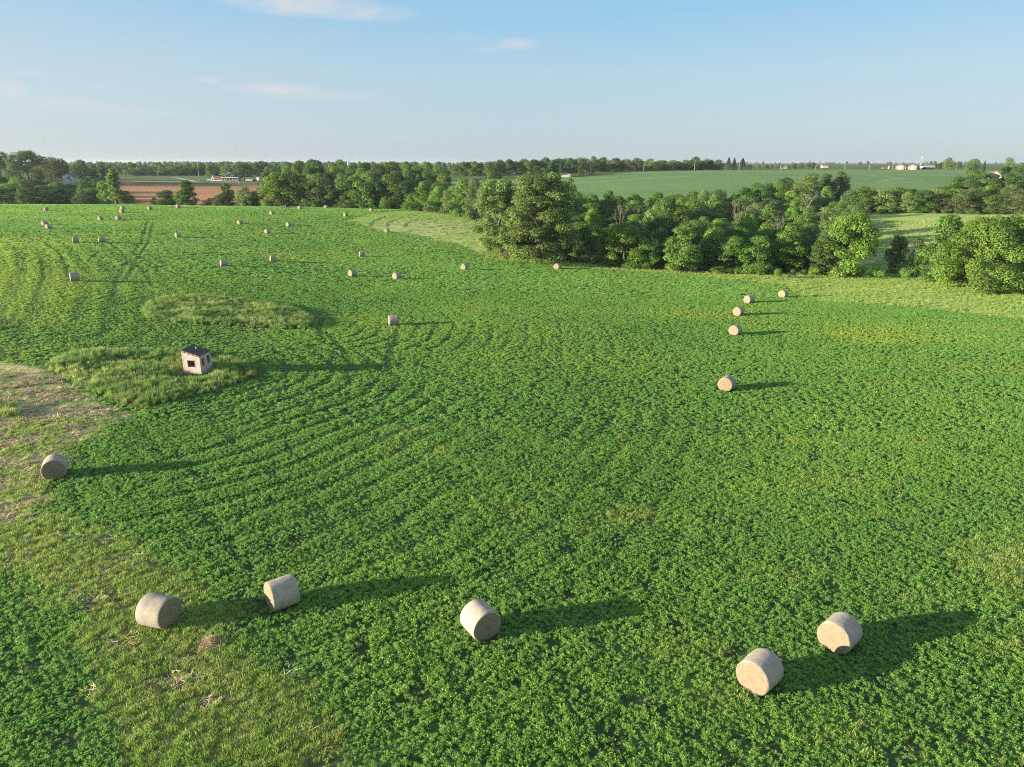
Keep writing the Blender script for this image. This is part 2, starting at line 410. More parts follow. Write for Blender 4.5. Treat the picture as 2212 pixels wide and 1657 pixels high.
FARLINES = [np.array([at(p, y)[:2] for p, y in q]) for q in [
    [(1250, 575), (1330, 585), (1420, 600), (1490, 625)], [(1870, 640), (1915, 620), (1945, 600), (1900, 560)],
    [(1240, 610), (1330, 622)], [(1950, 655), (2050, 650)], [(2080, 690), (2150, 660)], [(1920, 545), (1990, 560)]]]
Z_LAWN = np.array([at(p, y)[:2] for p, y in [(270, 628), (400, 632), (575, 640), (640, 760), (480, 800), (360, 800), (250, 720)]])

def gravel_strip(name, pts, w, m, lift=.06):
    """a lane laid over the land"""
    P = np.array(pts, float); Q = []
    for i in range(len(P) - 1):
        for t in np.linspace(0, 1, 12, endpoint=False): Q.append(P[i] * (1 - t) + P[i + 1] * t)
    Q.append(P[-1]); Q = np.array(Q)
    for _ in range(12): Q[1:-1] = (Q[:-2] + Q[1:-1] * 2 + Q[2:]) / 4
    d = np.gradient(Q, axis=0); d /= np.linalg.norm(d, axis=1)[:, None] + 1e-9
    nrm = np.stack([-d[:, 1], d[:, 0]], -1)
    V = []
    for k in (-1, -.33, .33, 1):
        p = Q + nrm * w / 2 * k
        V.append(np.column_stack([p, H(p[:, 0], p[:, 1]) + lift]))
    n = len(Q); V = np.concatenate(V)
    Fs = [(r * n + i, r * n + i + 1, (r + 1) * n + i + 1, (r + 1) * n + i) for r in range(3) for i in range(n - 1)]
    return tag(link(name, mesh_np(name, V, np.array(Fs)[:, ::-1], m)), kind='structure')

# ================================================================== PLANTS OF THE GROUND COVER
def clump_mesh(name, m, n, rad, h, leaf, seed, stems=7):
    """alfalfa plant: several leafy stems, small three-part leaves thicker to the top"""
    g = np.random.default_rng(seed)
    V = []; T = []
    k = n
    st = g.integers(0, stems, k)
    sa = g.uniform(0, 2 * math.pi, stems); sr = np.sqrt(g.uniform(0.02, 1, stems)) * rad * .75; sh = h * g.uniform(.7, 1.1, stems)
    t = g.uniform(.25, 1, k) ** .6
    c = np.stack([np.cos(sa[st]) * sr[st] * (.4 + .7 * t) + g.normal(0, rad * .16, k), np.sin(sa[st]) * sr[st] * (.4 + .7 * t) + g.normal(0, rad * .16, k), sh[st] * t], -1)
    return leaves_at(name, m, c, leaf, g, up=.4, tint=g.uniform(0, 1, k) * .55 + .45 * t)  # upper leaves lighter: highlight contrast put into the tint

def leaves_at(name, m, c, leaf, g, up=.3, out=None, tint=None, aspect=.55, fold=.25):
    k = len(c)
    nrm = g.normal(0, 1, (k, 3)); nrm /= np.linalg.norm(nrm, axis=1)[:, None]
    nrm[:, 2] = np.abs(nrm[:, 2]) * .8 + up
    if out is not None: nrm = nrm * .75 + out
    nrm /= np.linalg.norm(nrm, axis=1)[:, None]
    a = np.cross(nrm, g.normal(0, 1, (k, 3))); a /= np.linalg.norm(a, axis=1)[:, None] + 1e-9
    b = np.cross(nrm, a)
    s = (leaf * g.uniform(.7, 1.35, k))[:, None]
    V = np.stack([c - a * s * .5, c + b * s * aspect * .5 + nrm * s * fold * .3, c + a * s * .5, c - b * s * aspect * .5 + nrm * s * fold * .3], 1).reshape(-1, 3)
    Fq = np.arange(4 * k).reshape(k, 4)
    return mesh_np(name, V, Fq, m, False, g.uniform(0, 1, k) if tint is None else np.clip(tint, 0, 1))

def tuft_mesh(name, m, n, rad, h, w, seed, lean=.35, flat=False):
    g = np.random.default_rng(seed)
    a = g.uniform(0, 2 * math.pi, n); r = np.sqrt(g.uniform(0, 1, n)) * rad
    p = np.stack([np.cos(a) * r, np.sin(a) * r, np.zeros(n)], -1)
    hh = h * g.uniform(.55, 1.15, n)
    la = g.uniform(0, 2 * math.pi, n); ll = hh * g.uniform(.05, lean, n)
    if flat: ll, hh, p[:, 2] = hh, hh * g.uniform(.0, .25, n), .02 + g.uniform(0, .06, n)
    tip = p + np.stack([np.cos(la) * ll, np.sin(la) * ll, hh], -1)
    sd = np.stack([np.cos(la + 1.57), np.sin(la + 1.57), np.zeros(n)], -1) * w * .5
    mid = p * .45 + tip * .55; mid[:, 2] += hh * .08
    V = np.stack([p - sd * .7, p + sd * .7, mid + sd, tip, mid - sd], 1).reshape(-1, 3)
    i = np.arange(n)[:, None] * 5
    Fq = np.concatenate([i + np.array([[0, 1, 2, 4]]), i + np.array([[4, 2, 3, 3]])], 0)
    me = bpy.data.meshes.new(name)
    faces = [tuple(f) for f in (i + np.array([[0, 1, 2, 4]]))] + [tuple(f) for f in (i + np.array([[4, 2, 3]]))]
    me.from_pydata([tuple(v) for v in V], [], faces)
    at_ = me.attributes.new('tint', 'FLOAT', 'FACE'); tv = g.uniform(0, 1, n)
    at_.data.foreach_set('value', np.concatenate([tv, tv]).astype(np.float32))
    me.materials.append(m); me.update()
    return me

def stand(name, label, cat, variants, P, scl, weed, tilt=.12):
    """one stand of ground-cover plants, thousands of small plants nobody could count"""
    n = len(P)
    g = np.random.default_rng(len(P))
    me = bpy.data.meshes.new(name)
    me.vertices.add(n); me.vertices.foreach_set('co', P.astype(np.float32).ravel())
    for nm, arr, ty in (('scl', scl, 'FLOAT'), ('weed', weed, 'FLOAT')):
        a = me.attributes.new(nm, ty, 'POINT'); a.data.foreach_set('value', np.asarray(arr, np.float32))
    a = me.attributes.new('rot', 'FLOAT_VECTOR', 'POINT')
    a.data.foreach_set('vector', np.stack([g.normal(0, tilt, n), g.normal(0, tilt, n), g.uniform(0, 6.283, n)], -1).astype(np.float32).ravel())
    a = me.attributes.new('pick', 'INT', 'POINT'); a.data.foreach_set('value', g.integers(0, len(variants), n).astype(np.int32))
    me.update()
    o = link(name, me); tag(o, label, cat, kind='stuff')
    ng = bpy.data.node_groups.new(name, 'GeometryNodeTree')
    ng.interface.new_socket('Geometry', in_out='INPUT', socket_type='NodeSocketGeometry')
    ng.interface.new_socket('Geometry', in_out='OUTPUT', socket_type='NodeSocketGeometry')
    N = ng.nodes.new; L = ng.links.new
    gi, go = N('NodeGroupInput'), N('NodeGroupOutput')
    ip = N('GeometryNodeInstanceOnPoints'); jn = N('GeometryNodeJoinGeometry')
    mtp = N('GeometryNodeMeshToPoints')
    for v in variants:
        oi = N('GeometryNodeObjectInfo'); oi.inputs['Object'].default_value = v; oi.inputs['As Instance'].default_value = True
        L(oi.outputs['Geometry'], jn.inputs[0])
    def na(nm, ty):
        q = N('GeometryNodeInputNamedAttribute'); q.data_type = ty; q.inputs['Name'].default_value = nm; return q.outputs['Attribute']
    er = N('FunctionNodeEulerToRotation'); L(na('rot', 'FLOAT_VECTOR'), er.inputs[0])
    L(gi.outputs[0], mtp.inputs['Mesh']); L(mtp.outputs[0], ip.inputs['Points'])
    L(jn.outputs[0], ip.inputs['Instance'])
    ip.inputs['Pick Instance'].default_value = True
    L(na('pick', 'INT'), ip.inputs['Instance Index']); L(er.outputs[0], ip.inputs['Rotation']); L(na('scl', 'FLOAT'), ip.inputs['Scale'])
    L(ip.outputs[0], go.inputs[0])
    md = o.modifiers.new('plants', 'NODES'); md.node_group = ng
    return o

def scatter(y0, y1, dens, umax=None):
    """even random points on the land in view between two distances"""
    umax = umax or (1.0 if y0 < 50 else .84)
    area = umax * (y1 ** 2 - y0 ** 2) * 1.0
    n = int(area * dens)
    y = np.sqrt(rng.uniform(y0 ** 2, y1 ** 2, n)); x = rng.uniform(-umax, umax, n) * y
    return x, y
def unlinked(me): return bpy.data.objects.new(me.name, me)

BALE_SPOTS = []     # filled before planting: x, y, half length, half width, angle
def clear_of_bales(x, y, grow=.0):
    ok = np.ones(len(x), bool)
    for bx, by, ca, sa in BALE_SPOTS:
        dx, dy = x - bx, y - by
        l = np.abs(dx * sa + dy * ca); w = np.abs(dx * ca - dy * sa)
        fr = .25 if by > 62 else 0
        ok &= ~((l < .78 + fr + grow) & (w < .6 + 2 * fr + grow))
    dx, dy = x - SHED[0], y - SHED[1]
    c, s = math.cos(-SHED[2]), math.sin(-SHED[2])
    lx, ly = dx * c - dy * s, dx * s + dy * c
    ok &= ~((np.abs(lx - SHED[3] / 2) < SHED[3] / 2 + .1) & (np.abs(ly - SHED[4] / 2) < SHED[4] / 2 + .1))
    return ok

def plant_fields():
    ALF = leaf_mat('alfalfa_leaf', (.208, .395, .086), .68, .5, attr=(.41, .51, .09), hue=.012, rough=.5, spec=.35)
    GRS = leaf_mat('grass_blade', (.32, .46, .09), .4, .45, attr=(.56, .54, .24), hue=.02)
    TAL = leaf_mat('tall_grass_blade', (.24, .375, .095), .5, .45, attr=(.50, .53, .20), hue=.03, pv=.38)
    VER = leaf_mat('verge_grass_blade', (.29, .42, .10), .3, .45, attr=(.47, .51, .18), hue=.012, pv=.1)
    STR = leaf_mat('cut_straw', (.60, .47, .22), .4, .1, attr=(.68, .61, .36), hue=.02, pv=.3)
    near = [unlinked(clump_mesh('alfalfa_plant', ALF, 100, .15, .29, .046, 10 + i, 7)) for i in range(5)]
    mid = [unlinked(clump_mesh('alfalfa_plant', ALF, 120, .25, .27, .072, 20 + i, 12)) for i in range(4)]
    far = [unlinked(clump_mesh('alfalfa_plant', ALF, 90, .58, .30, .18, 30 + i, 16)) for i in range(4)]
    def crop(vs, y0, y1, dens, base, nm, label):
        x, y = scatter(y0, y1, dens)
        m = parcel_fields(x, y)
        keep = m['field'] * (1 - .93 * m['strip']) * (1 - .95 * m['stub']) * (1 - m['isl']) * (1 - .97 * m['hay']) * (1 - m['edge'] * .97) * (1 - .75 * m['patch'])
        keep *= (1 - .3 * m['track']) * (1 - .55 * m['weed']) * (1 - .5 * m['swath'])
        gap = sstep(.62, .72, fbm(x / 1.1, y / 1.1, 60, 3))
        keep *= (1 - .6 * gap)
        # rows of stronger and weaker growth left by the mower, running down the field
        row = fbm((x * .78 + y * .62) / 1.3, (x * .62 - y * .78) / 24, 77, 3)
        keep *= .86 + .14 * sstep(.38, .56, row)
        ok = (rng.uniform(0, 1, len(x)) < keep) & clear_of_bales(x, y)
        x, y = x[ok], y[ok]
        mm = {k: v[ok] for k, v in m.items()}; row = row[ok]
        big = fbm(x / 7, y / 7, 15, 3)
        scl = base * rng.uniform(.7, 1.2, len(x)) * (.75 + .5 * big) * (1 - .3 * mm['weed']) * (1 - .35 * mm['track']) * (.92 + .16 * sstep(.35, .6, row)) * (1 - .4 * mm['swath'])
        weed = np.clip(mm['weed'] * rng.uniform(.4, 1.3, len(x)) + .55 * mm['yel'] + .12 * mm['swath'] + .1 * rng.uniform(0, 1, len(x)) + .35 * mm['strip'] * 0 + .25 * sstep(.5, .75, fbm(x / 30, y / 18, 17, 3)) , 0, 1)
        stand(nm, label, 'crop', vs, np.stack([x, y, H(x, y) - .03], -1), scl, weed)
        return len(x)
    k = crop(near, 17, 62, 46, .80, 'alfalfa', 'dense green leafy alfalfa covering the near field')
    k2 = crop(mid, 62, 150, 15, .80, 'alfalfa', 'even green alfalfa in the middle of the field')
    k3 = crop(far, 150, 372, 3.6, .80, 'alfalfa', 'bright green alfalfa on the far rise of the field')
    print('alfalfa', k, k2, k3)
    # short mown grass with stray plants on the left strip and the worn patch
    sg = [unlinked(tuft_mesh('grass_tuft', GRS, 34, .17, .24, .016, 40 + i, .9)) for i in range(4)]
    x, y = scatter(17, 62, 28); m = parcel_fields(x, y)
    bare = sstep(.56, .7, fbm(x / 2, y / 1.2, 81, 4))
    keep = np.maximum(np.maximum(m['strip'], m['patch'] * .8) * (1 - .8 * bare), m['stub'] * .75 * sstep(.60, .44, fbm(x / 1.6, y / 1.2, 73, 4)))
    keep = np.maximum(keep, m['weed'] * m['field'] * .5)
    ok = (rng.uniform(0, 1, len(x)) < keep) & clear_of_bales(x, y); x, y = x[ok], y[ok]
    wd = np.clip(rng.uniform(-.1, .5, len(x)) + .7 * (fbm(x / 1.5, y / 1.5, 19, 3) - .45), 0, 1)
    stand('short_grass', 'short yellow green grass on the mown strip at the left', 'grass', sg, np.stack([x, y, H(x, y) - .01], -1), rng.uniform(.6, 1.25, len(x)), wd, .2)
    # cut straw lying on the stubble
    st = [unlinked(tuft_mesh('straw_wisp', STR, 15, .28, .42, .034, 50 + i, flat=True)) for i in range(4)]
    x, y = scatter(24, 75, 26); m = parcel_fields(x, y)
    keep = np.maximum(m['stub'] * sstep(.36, .54, fbm(x / 1.6, y / 1.2, 73, 4)) * .95,   .16 * m['strip'] * sstep(.54, .68, fbm(x / 2, y / 1.2, 81, 4)))
    ok = (rng.uniform(0, 1, len(x)) < keep) & clear_of_bales(x, y); x, y = x[ok], y[ok]
    stand('cut_straw', 'tan cut straw lying over the mown ground at the left', 'straw', st, np.stack([x, y, H(x, y)], -1), rng.uniform(.6, 1.3, len(x)), rng.uniform(0, 1, len(x)), .16)
    # tall grass: islands in the crop, the verge below the wood
    tg = [unlinked(tuft_mesh('grass_tussock', TAL, 44, .26, 1.0, .026, 60 + i, .55)) for i in range(5)]
    for nm, Z, label in (('tall_grass', Z_ISL1, 'long oval island of tall seeding grass left uncut in the crop'), ('tall_grass', Z_ISL2, 'patch of tall grass left uncut around the brick hut'),
                         ('tall_grass', Z_TUFT, 'small tuft of tall grass at the left picture edge'), ('tall_grass', Z_TUFT2, 'thin yellow green tuft in the crop at the far left')):
        lo, hi = Z.min(0), Z.max(0); n = int((hi[0] - lo[0]) * (hi[1] - lo[1]) * 8)
        x = rng.uniform(lo[0], hi[0], n); y = rng.uniform(lo[1], hi[1], n)
        d = sdist(Z, x, y)
        ok = (d < -.05 + .9 * (fbm(x, y, 9, 2) - .5)) & clear_of_bales(x, y, .0); x, y, d = x[ok], y[ok], d[ok]
        lump = fbm(x / 2.6, y / 2.6, 29, 3)
        s = (.36 + .62 * lump) * rng.uniform(.6, 1.25, len(x))
        s *= .75 + .25 * sstep(0, -1.2, d)
        sx, sy = SHED[0] + 1.2, SHED[1] + .3
        s *= 1 - .72 * np.exp(-((x - sx) / 2.6) ** 4 - ((y - sy + 1.1) / 1.9) ** 4)
        w = np.clip(rng.uniform(-.35, .5, len(x)) + 2.2 * (fbm(x / 3.5, y / 2, 39, 3) - .5), 0, 1)
        if Z is Z_TUFT2: s *= .6
        stand(nm, label, 'grass', tg, np.stack([x, y, H(x, y) - .03], -1), s, w, .15)
    vg = [unlinked(tuft_mesh('grass_tussock', VER, 44, .5, .9, .05, 70 + i, .6)) for i in range(4)]
    x, y = scatter(75, 265, 1.9); m = parcel_fields(x, y)
    keep = m['edge'] * (.5 + .5 * sstep(.35, .55, fbm(x / 4, y / 4, 49, 3)))
    ok = rng.uniform(0, 1, len(x)) < keep; x, y = x[ok], y[ok]
    lump = fbm(x / 5, y / 5, 59, 3)
    stand('verge_grass', 'tall yellow green grass between the field and the wood', 'grass', vg, np.stack([x, y, H(x, y) - .03], -1), (.22 + .42 * lump) * rng.uniform(.7, 1.2, len(x)),
          np.clip(rng.uniform(-.3, .5, len(x)) + 1.4 * (fbm(x / 9, y / 6, 69, 3) - .5), 0, 1), .15)
    x, y = scatter(195, 340, 1.0); m = parcel_fields(x, y)
    keep = np.maximum(m['meadow'] * .8, m['hay'] * .25) * sstep(.3, .5, fbm(x / 6, y / 4, 99, 3))
    ok = rng.uniform(0, 1, len(x)) < keep; x, y = x[ok], y[ok]
    tan = sstep(.47, .62, fbm(x / 16, y / 7, 91, 4)) * sstep(205, 235, y)
    stand('meadow_grass', 'pale rough grass on the meadow beyond the creek', 'grass', vg, np.stack([x, y, H(x, y) - .03], -1), rng.uniform(.3, .7, len(x)),
          np.clip(rng.uniform(0, .4, len(x)) + tan * .7 * (x > 60), 0, 1), .15)
# ================================================================== TREES
BARK = mat('bark', (.10, .08, .065), .95, (6, .4), .4)
PALEBARK = mat('pale_dead_wood', (.25, .215, .18), .9, (5, .3), .3)
LEAF = {
 'bright': leaf_mat('leaf_yellow_green', (.185, .325, .055), .5, .45, hue=.014),
 'mid': leaf_mat('leaf_green', (.155, .27, .056), .5, .45, hue=.014),
 'dark': leaf_mat('leaf_dark_green', (.105, .19, .05), .48, .42, hue=.018),
 'pale': leaf_mat('leaf_grey_green', (.205, .305, .085), .45, .42, hue=.005),
 'olive': leaf_mat('leaf_olive', (.145, .20, .07), .42, .38, hue=.02),
 'spruce': leaf_mat('needle', (.05, .085, .05), .35, .1, hue=.012),
}
def lobes_for(shape, g):
    """crown as a cloud of boughs inside an outline; returns centres, radii, height, half width, crown foot"""
    if shape == 'round': h, r, zb, n, env = 12., 4.6, .3, 52, lambda t: math.sin(math.pi * (t * .72 + .23)) ** .6
    elif shape == 'tall': h, r, zb, n, env = 16., 4.2, .3, 58, lambda t: math.sin(math.pi * (t * .74 + .21)) ** .7 * (1.05 - .25 * t)
    elif shape == 'slim': h, r, zb, n, env = 13., 2.5, .6, 22, lambda t: (1 - .62 * t) * (.75 + .25 * math.sin(t * 6 + 1))
    elif shape == 'vase': h, r, zb, n, env = 15., 6.6, 5.4, 30, lambda t: math.sin(math.pi * (t * .70 + .20)) ** .8
    elif shape == 'giant': h, r, zb, n, env = 22., 6.2, .4, 84, lambda t: math.sin(math.pi * (t * .74 + .20)) ** .6
    elif shape == 'spread': h, r, zb, n, env = 15., 10.5, .4, 60, lambda t: math.cos(t * math.pi / 2 * .96) ** .55
    else: h, r, zb, n, env = 3.2, 2.0, .1, 12, lambda t: math.sin(math.pi * (t * .6 + .36)) ** .8   # shrub
    big = {'giant': .30, 'spread': .25, 'shrub': .45}.get(shape, .40)
    C, Rr = [], []
    for i in range(n):
        t = g.uniform(.04, .93); e = r * env(t); a = i * 2.399 + g.uniform(-.5, .5)
        lr = r * big * g.uniform(.42, 1.08)
        q = max(0, e - lr * .72) * g.uniform(.75, 1.12) * (1 if g.random() < .82 else .35)
        C.append((math.cos(a) * q, math.sin(a) * q, min(zb + (h - zb) * t, h - lr * .7))); Rr.append(lr)
    return np.array(C), np.array(Rr), h, r, zb

def crown_mesh(name, shape, m, nleaf, leaf, seed):
    g = np.random.default_rng(seed)
    C, Rr, h, r, zb = lobes_for(shape, g)
    w = Rr ** 2; w /= w.sum()
    k = int(nleaf * 1.9)
    li = g.choice(len(C), k, p=w)
    d = g.normal(0, 1, (k, 3)); d /= np.linalg.norm(d, axis=1)[:, None]
    # ragged surface: boughs break into sprays
    bump = 1 + .20 * np.sin(d[:, 0] * 7 + li) * np.sin(d[:, 1] * 6 + li * 2.1) + .14 * np.sin(d[:, 2] * 9 + li)
    rad = g.uniform(.66, 1.04, k) * bump
    P = C[li] + d * (Rr[li] * rad)[:, None] * np.array([1, 1, .82])
    keep = np.ones(k, bool)
    for j in range(len(C)):
        q = np.linalg.norm((P - C[j]) / np.array([1, 1, .82]), axis=1) / Rr[j]
        keep &= (q > .62) | (li == j)
    keep &= ~((d[:, 2] < -.45) & (g.random(k) < .6)) & (P[:, 2] > .1)
    P, d, li = P[keep][:nleaf], d[keep][:nleaf], li[keep][:nleaf]
    lb = g.uniform(0, 1, len(C))
    t = .55 * g.uniform(0, 1, len(P)) + .45 * lb[li]
    me = leaves_at(name, m, P, leaf, g, up=.35, out=d * .9, tint=t, aspect=.72, fold=.35)
    return me, C, Rr, float(np.percentile(P[:, 2], 99.7)), float(np.percentile(np.hypot(P[:, 0], P[:, 1]), 96)), zb

def trunk_mesh(name, C, Rr, h, zb, seed, m=None, thick=.02, limbs=9):
    g = np.random.default_rng(seed); mb = MB()
    top = h * .72; wob = g.normal(0, .02 * h, (6, 2)); wob[0] = 0
    zs = np.linspace(-.5, top, 6)
    ax = [Vector((wob[i][0] * i / 4, wob[i][1] * i / 4, zs[i])) for i in range(6)]
    rt = thick * h
    mb.tube(ax, [rt * 1.35, rt, rt * .85, rt * .65, rt * .45, rt * .2], 7)
    for j in np.argsort(-Rr)[:limbs]:
        c = Vector(C[j]); f = min(max((c.z * .55 + zb * .3) / top, .12), .9) * 5
        i = int(f); p = ax[i].lerp(ax[min(i + 1, 5)], f - i)
        q = p.lerp(c, .5) + Vector((0, 0, .04 * h))
        mb.tube([p, q, c], [rt * .45, rt * .3, rt * .1], 5)
    return mb.mesh(name, m or BARK, True)

TREES = {}
def kind(key, name, shape, leafkey, nleaf, leaf, seeds, thick=.02, limbs=9):
    L = []
    for s in seeds:
        cm, C, Rr, h, r, zb = crown_mesh('crown', shape, LEAF[leafkey], nleaf, leaf, s)
        L.append((cm, trunk_mesh('trunk', C, Rr, h, zb, s, None, thick, limbs), h, r))
    TREES[key] = (name, L)
def make_kinds():
    kind('round_mid', 'leafy_tree', 'round', 'mid', 11500, .33, (1, 2, 3))
    kind('round_bright', 'leafy_tree', 'round', 'bright', 11500, .33, (4, 5))
    kind('round_dark', 'oak_tree', 'round', 'dark', 11500, .33, (6, 7))
    kind('round_olive', 'leafy_tree', 'round', 'olive', 9500, .31, (8, 9))
    kind('round_pale', 'cottonwood_tree', 'round', 'pale', 11500, .32, (10, 11))
    kind('tall_mid', 'leafy_tree', 'tall', 'mid', 13500, .35, (12, 13))
    kind('tall_bright', 'leafy_tree', 'tall', 'bright', 13500, .35, (14, 15))
    kind('tall_dark', 'leafy_tree', 'tall', 'dark', 13500, .36, (16, 17))
    kind('slim_bright', 'slender_tree', 'slim', 'bright', 7000, .29, (18,))
    kind('slim_mid', 'slender_tree', 'slim', 'mid', 7000, .29, (19,))
    kind('vase_dark', 'elm_tree', 'vase', 'dark', 13000, .39, (20, 21), .026, 14)
    kind('giant_pale', 'cottonwood_tree', 'giant', 'pale', 46000, .30, (22, 23), .018, 12)
    kind('spread_bright', 'spreading_tree', 'spread', 'bright', 44000, .33, (24,), .022, 14)
    kind('shrub_mid', 'shrub', 'shrub', 'mid', 1600, .21, (25, 26), .02, 5)
    kind('shrub_bright', 'shrub', 'shrub', 'bright', 1600, .21, (27,), .02, 5)
    kind('shrub_olive', 'shrub', 'shrub', 'olive', 1600, .2, (28,), .02, 5)
    # spruce: whorls of drooping boughs
    L = []
    for s in (30, 31):
        g = np.random.default_rng(s); h, r = 13., 3.0; n = 4200
        t = g.uniform(0, 1, n) ** .75; lay = np.floor(t * 13) / 13
        a = g.uniform(0, 6.283, n); arm = np.abs(np.sin(a * 3.5 + lay * 40)) ** .6
        rr = r * (1 - t) ** .9 * (.45 + .55 * arm) * np.sqrt(g.uniform(.15, 1, n)) + .12
        P = np.stack([np.cos(a) * rr, np.sin(a) * rr, .6 + t * (h - .6) - rr * .22 + (lay - t) * .5], -1)
        out = np.stack([np.cos(a), np.sin(a), .2 + 0 * a], -1)
        cm = leaves_at('crown', LEAF['spruce'], P, .42, g, .4, out, None, .4)
        tm = MB().tube([(0, 0, -.4), (0, 0, 5), (.05, 0, h - .4)], [.26, .18, .03], 6).mesh('trunk', BARK, True)
        L.append((cm, tm, h, r))
    TREES['spruce'] = ('spruce_tree', L)
    # dead tree: bare forking limbs
    L = []
    for s in (33, 34):
        g = random.Random(s); mb = MB()
        def limb(p, d, ln, rad, lev):
            q = p + d * ln * .5 + Vector((g.uniform(-.1, .1), g.uniform(-.1, .1), .05)) * ln; e = q + (d + Vector((g.uniform(-.35, .35), g.uniform(-.35, .35), .1))).normalized() * ln * .5
            mb.tube([p, q, e], [rad, rad * .8, rad * .55], 5)
            if lev:
                for _ in range(3 if lev > 1 else 2):
                    dd = (d + Vector((g.uniform(-1, 1), g.uniform(-1, 1), g.uniform(-.2, .6))) * .9).normalized()
                    limb(q.lerp(e, g.uniform(.2, 1)), dd, ln * g.uniform(.5, .75), rad * .5, lev - 1)
        tb = MB().tube([(0, 0, -.4), (.1, 0, 2.5), (0, .1, 4.4)], [.24, .19, .15], 6)
        for _ in range(4): limb(Vector((0, .1, g.uniform(3.2, 4.3))), Vector((g.uniform(-.6, .6), g.uniform(-.6, .6), 1)).normalized(), g.uniform(3, 4.2), .10, 3)
        L.append((mb.mesh('branches', PALEBARK, True), tb.mesh('trunk', PALEBARK, True), 10.5, 3.6))
    TREES['dead'] = ('dead_tree', L)

NT = [0]
def tree(key, x, y, h, w, label, group=None, name=None):
    """one tree on the land at x, y: height h, crown width w in metres"""
    nm, L = TREES[key]; cm, tm, h0, r0 = L[NT[0] % len(L)]; NT[0] += 1
    rz = (NT[0] * 2.39) % 6.283
    o = thing(name or nm, (x, y, Hs(x, y)), label, 'shrub' if nm == 'shrub' else 'tree', group, rz, (w / 2 / r0, w / 2 / r0, h / h0))
    link('branches' if key == 'dead' else 'crown', cm, o); link('stem' if nm == 'shrub' else 'trunk', tm, o)
    return o
def tpx(key, px, Y, ytop, wpx, label, group=None, name=None, minh=2.5):
    """tree seen at picture place px, at forward distance Y, reaching up to ytop, wpx wide"""
    x, y, z = at(px, Y)
    h = max(minh, ztop(ytop, Y) - z)
    return tree(key, x, y, h, max(1.2, wpx * (Y * CP + (CZ - z) * SP) / F), label, group, name)

KW = {'round_mid': 'round green', 'round_bright': 'round yellow-green', 'round_dark': 'round dark green', 'round_olive': 'thin olive green', 'round_pale': 'pale grey-green',
      'tall_mid': 'tall green', 'tall_bright': 'tall yellow-green', 'tall_dark': 'tall dark green', 'slim_bright': 'slender yellow-green', 'slim_mid': 'slender green', 'dead': 'bare dead', 'spruce': 'dark pointed spruce'}
def wl(key, where): return KW[key] + (' ' if key == 'spruce' else ' tree ') + where

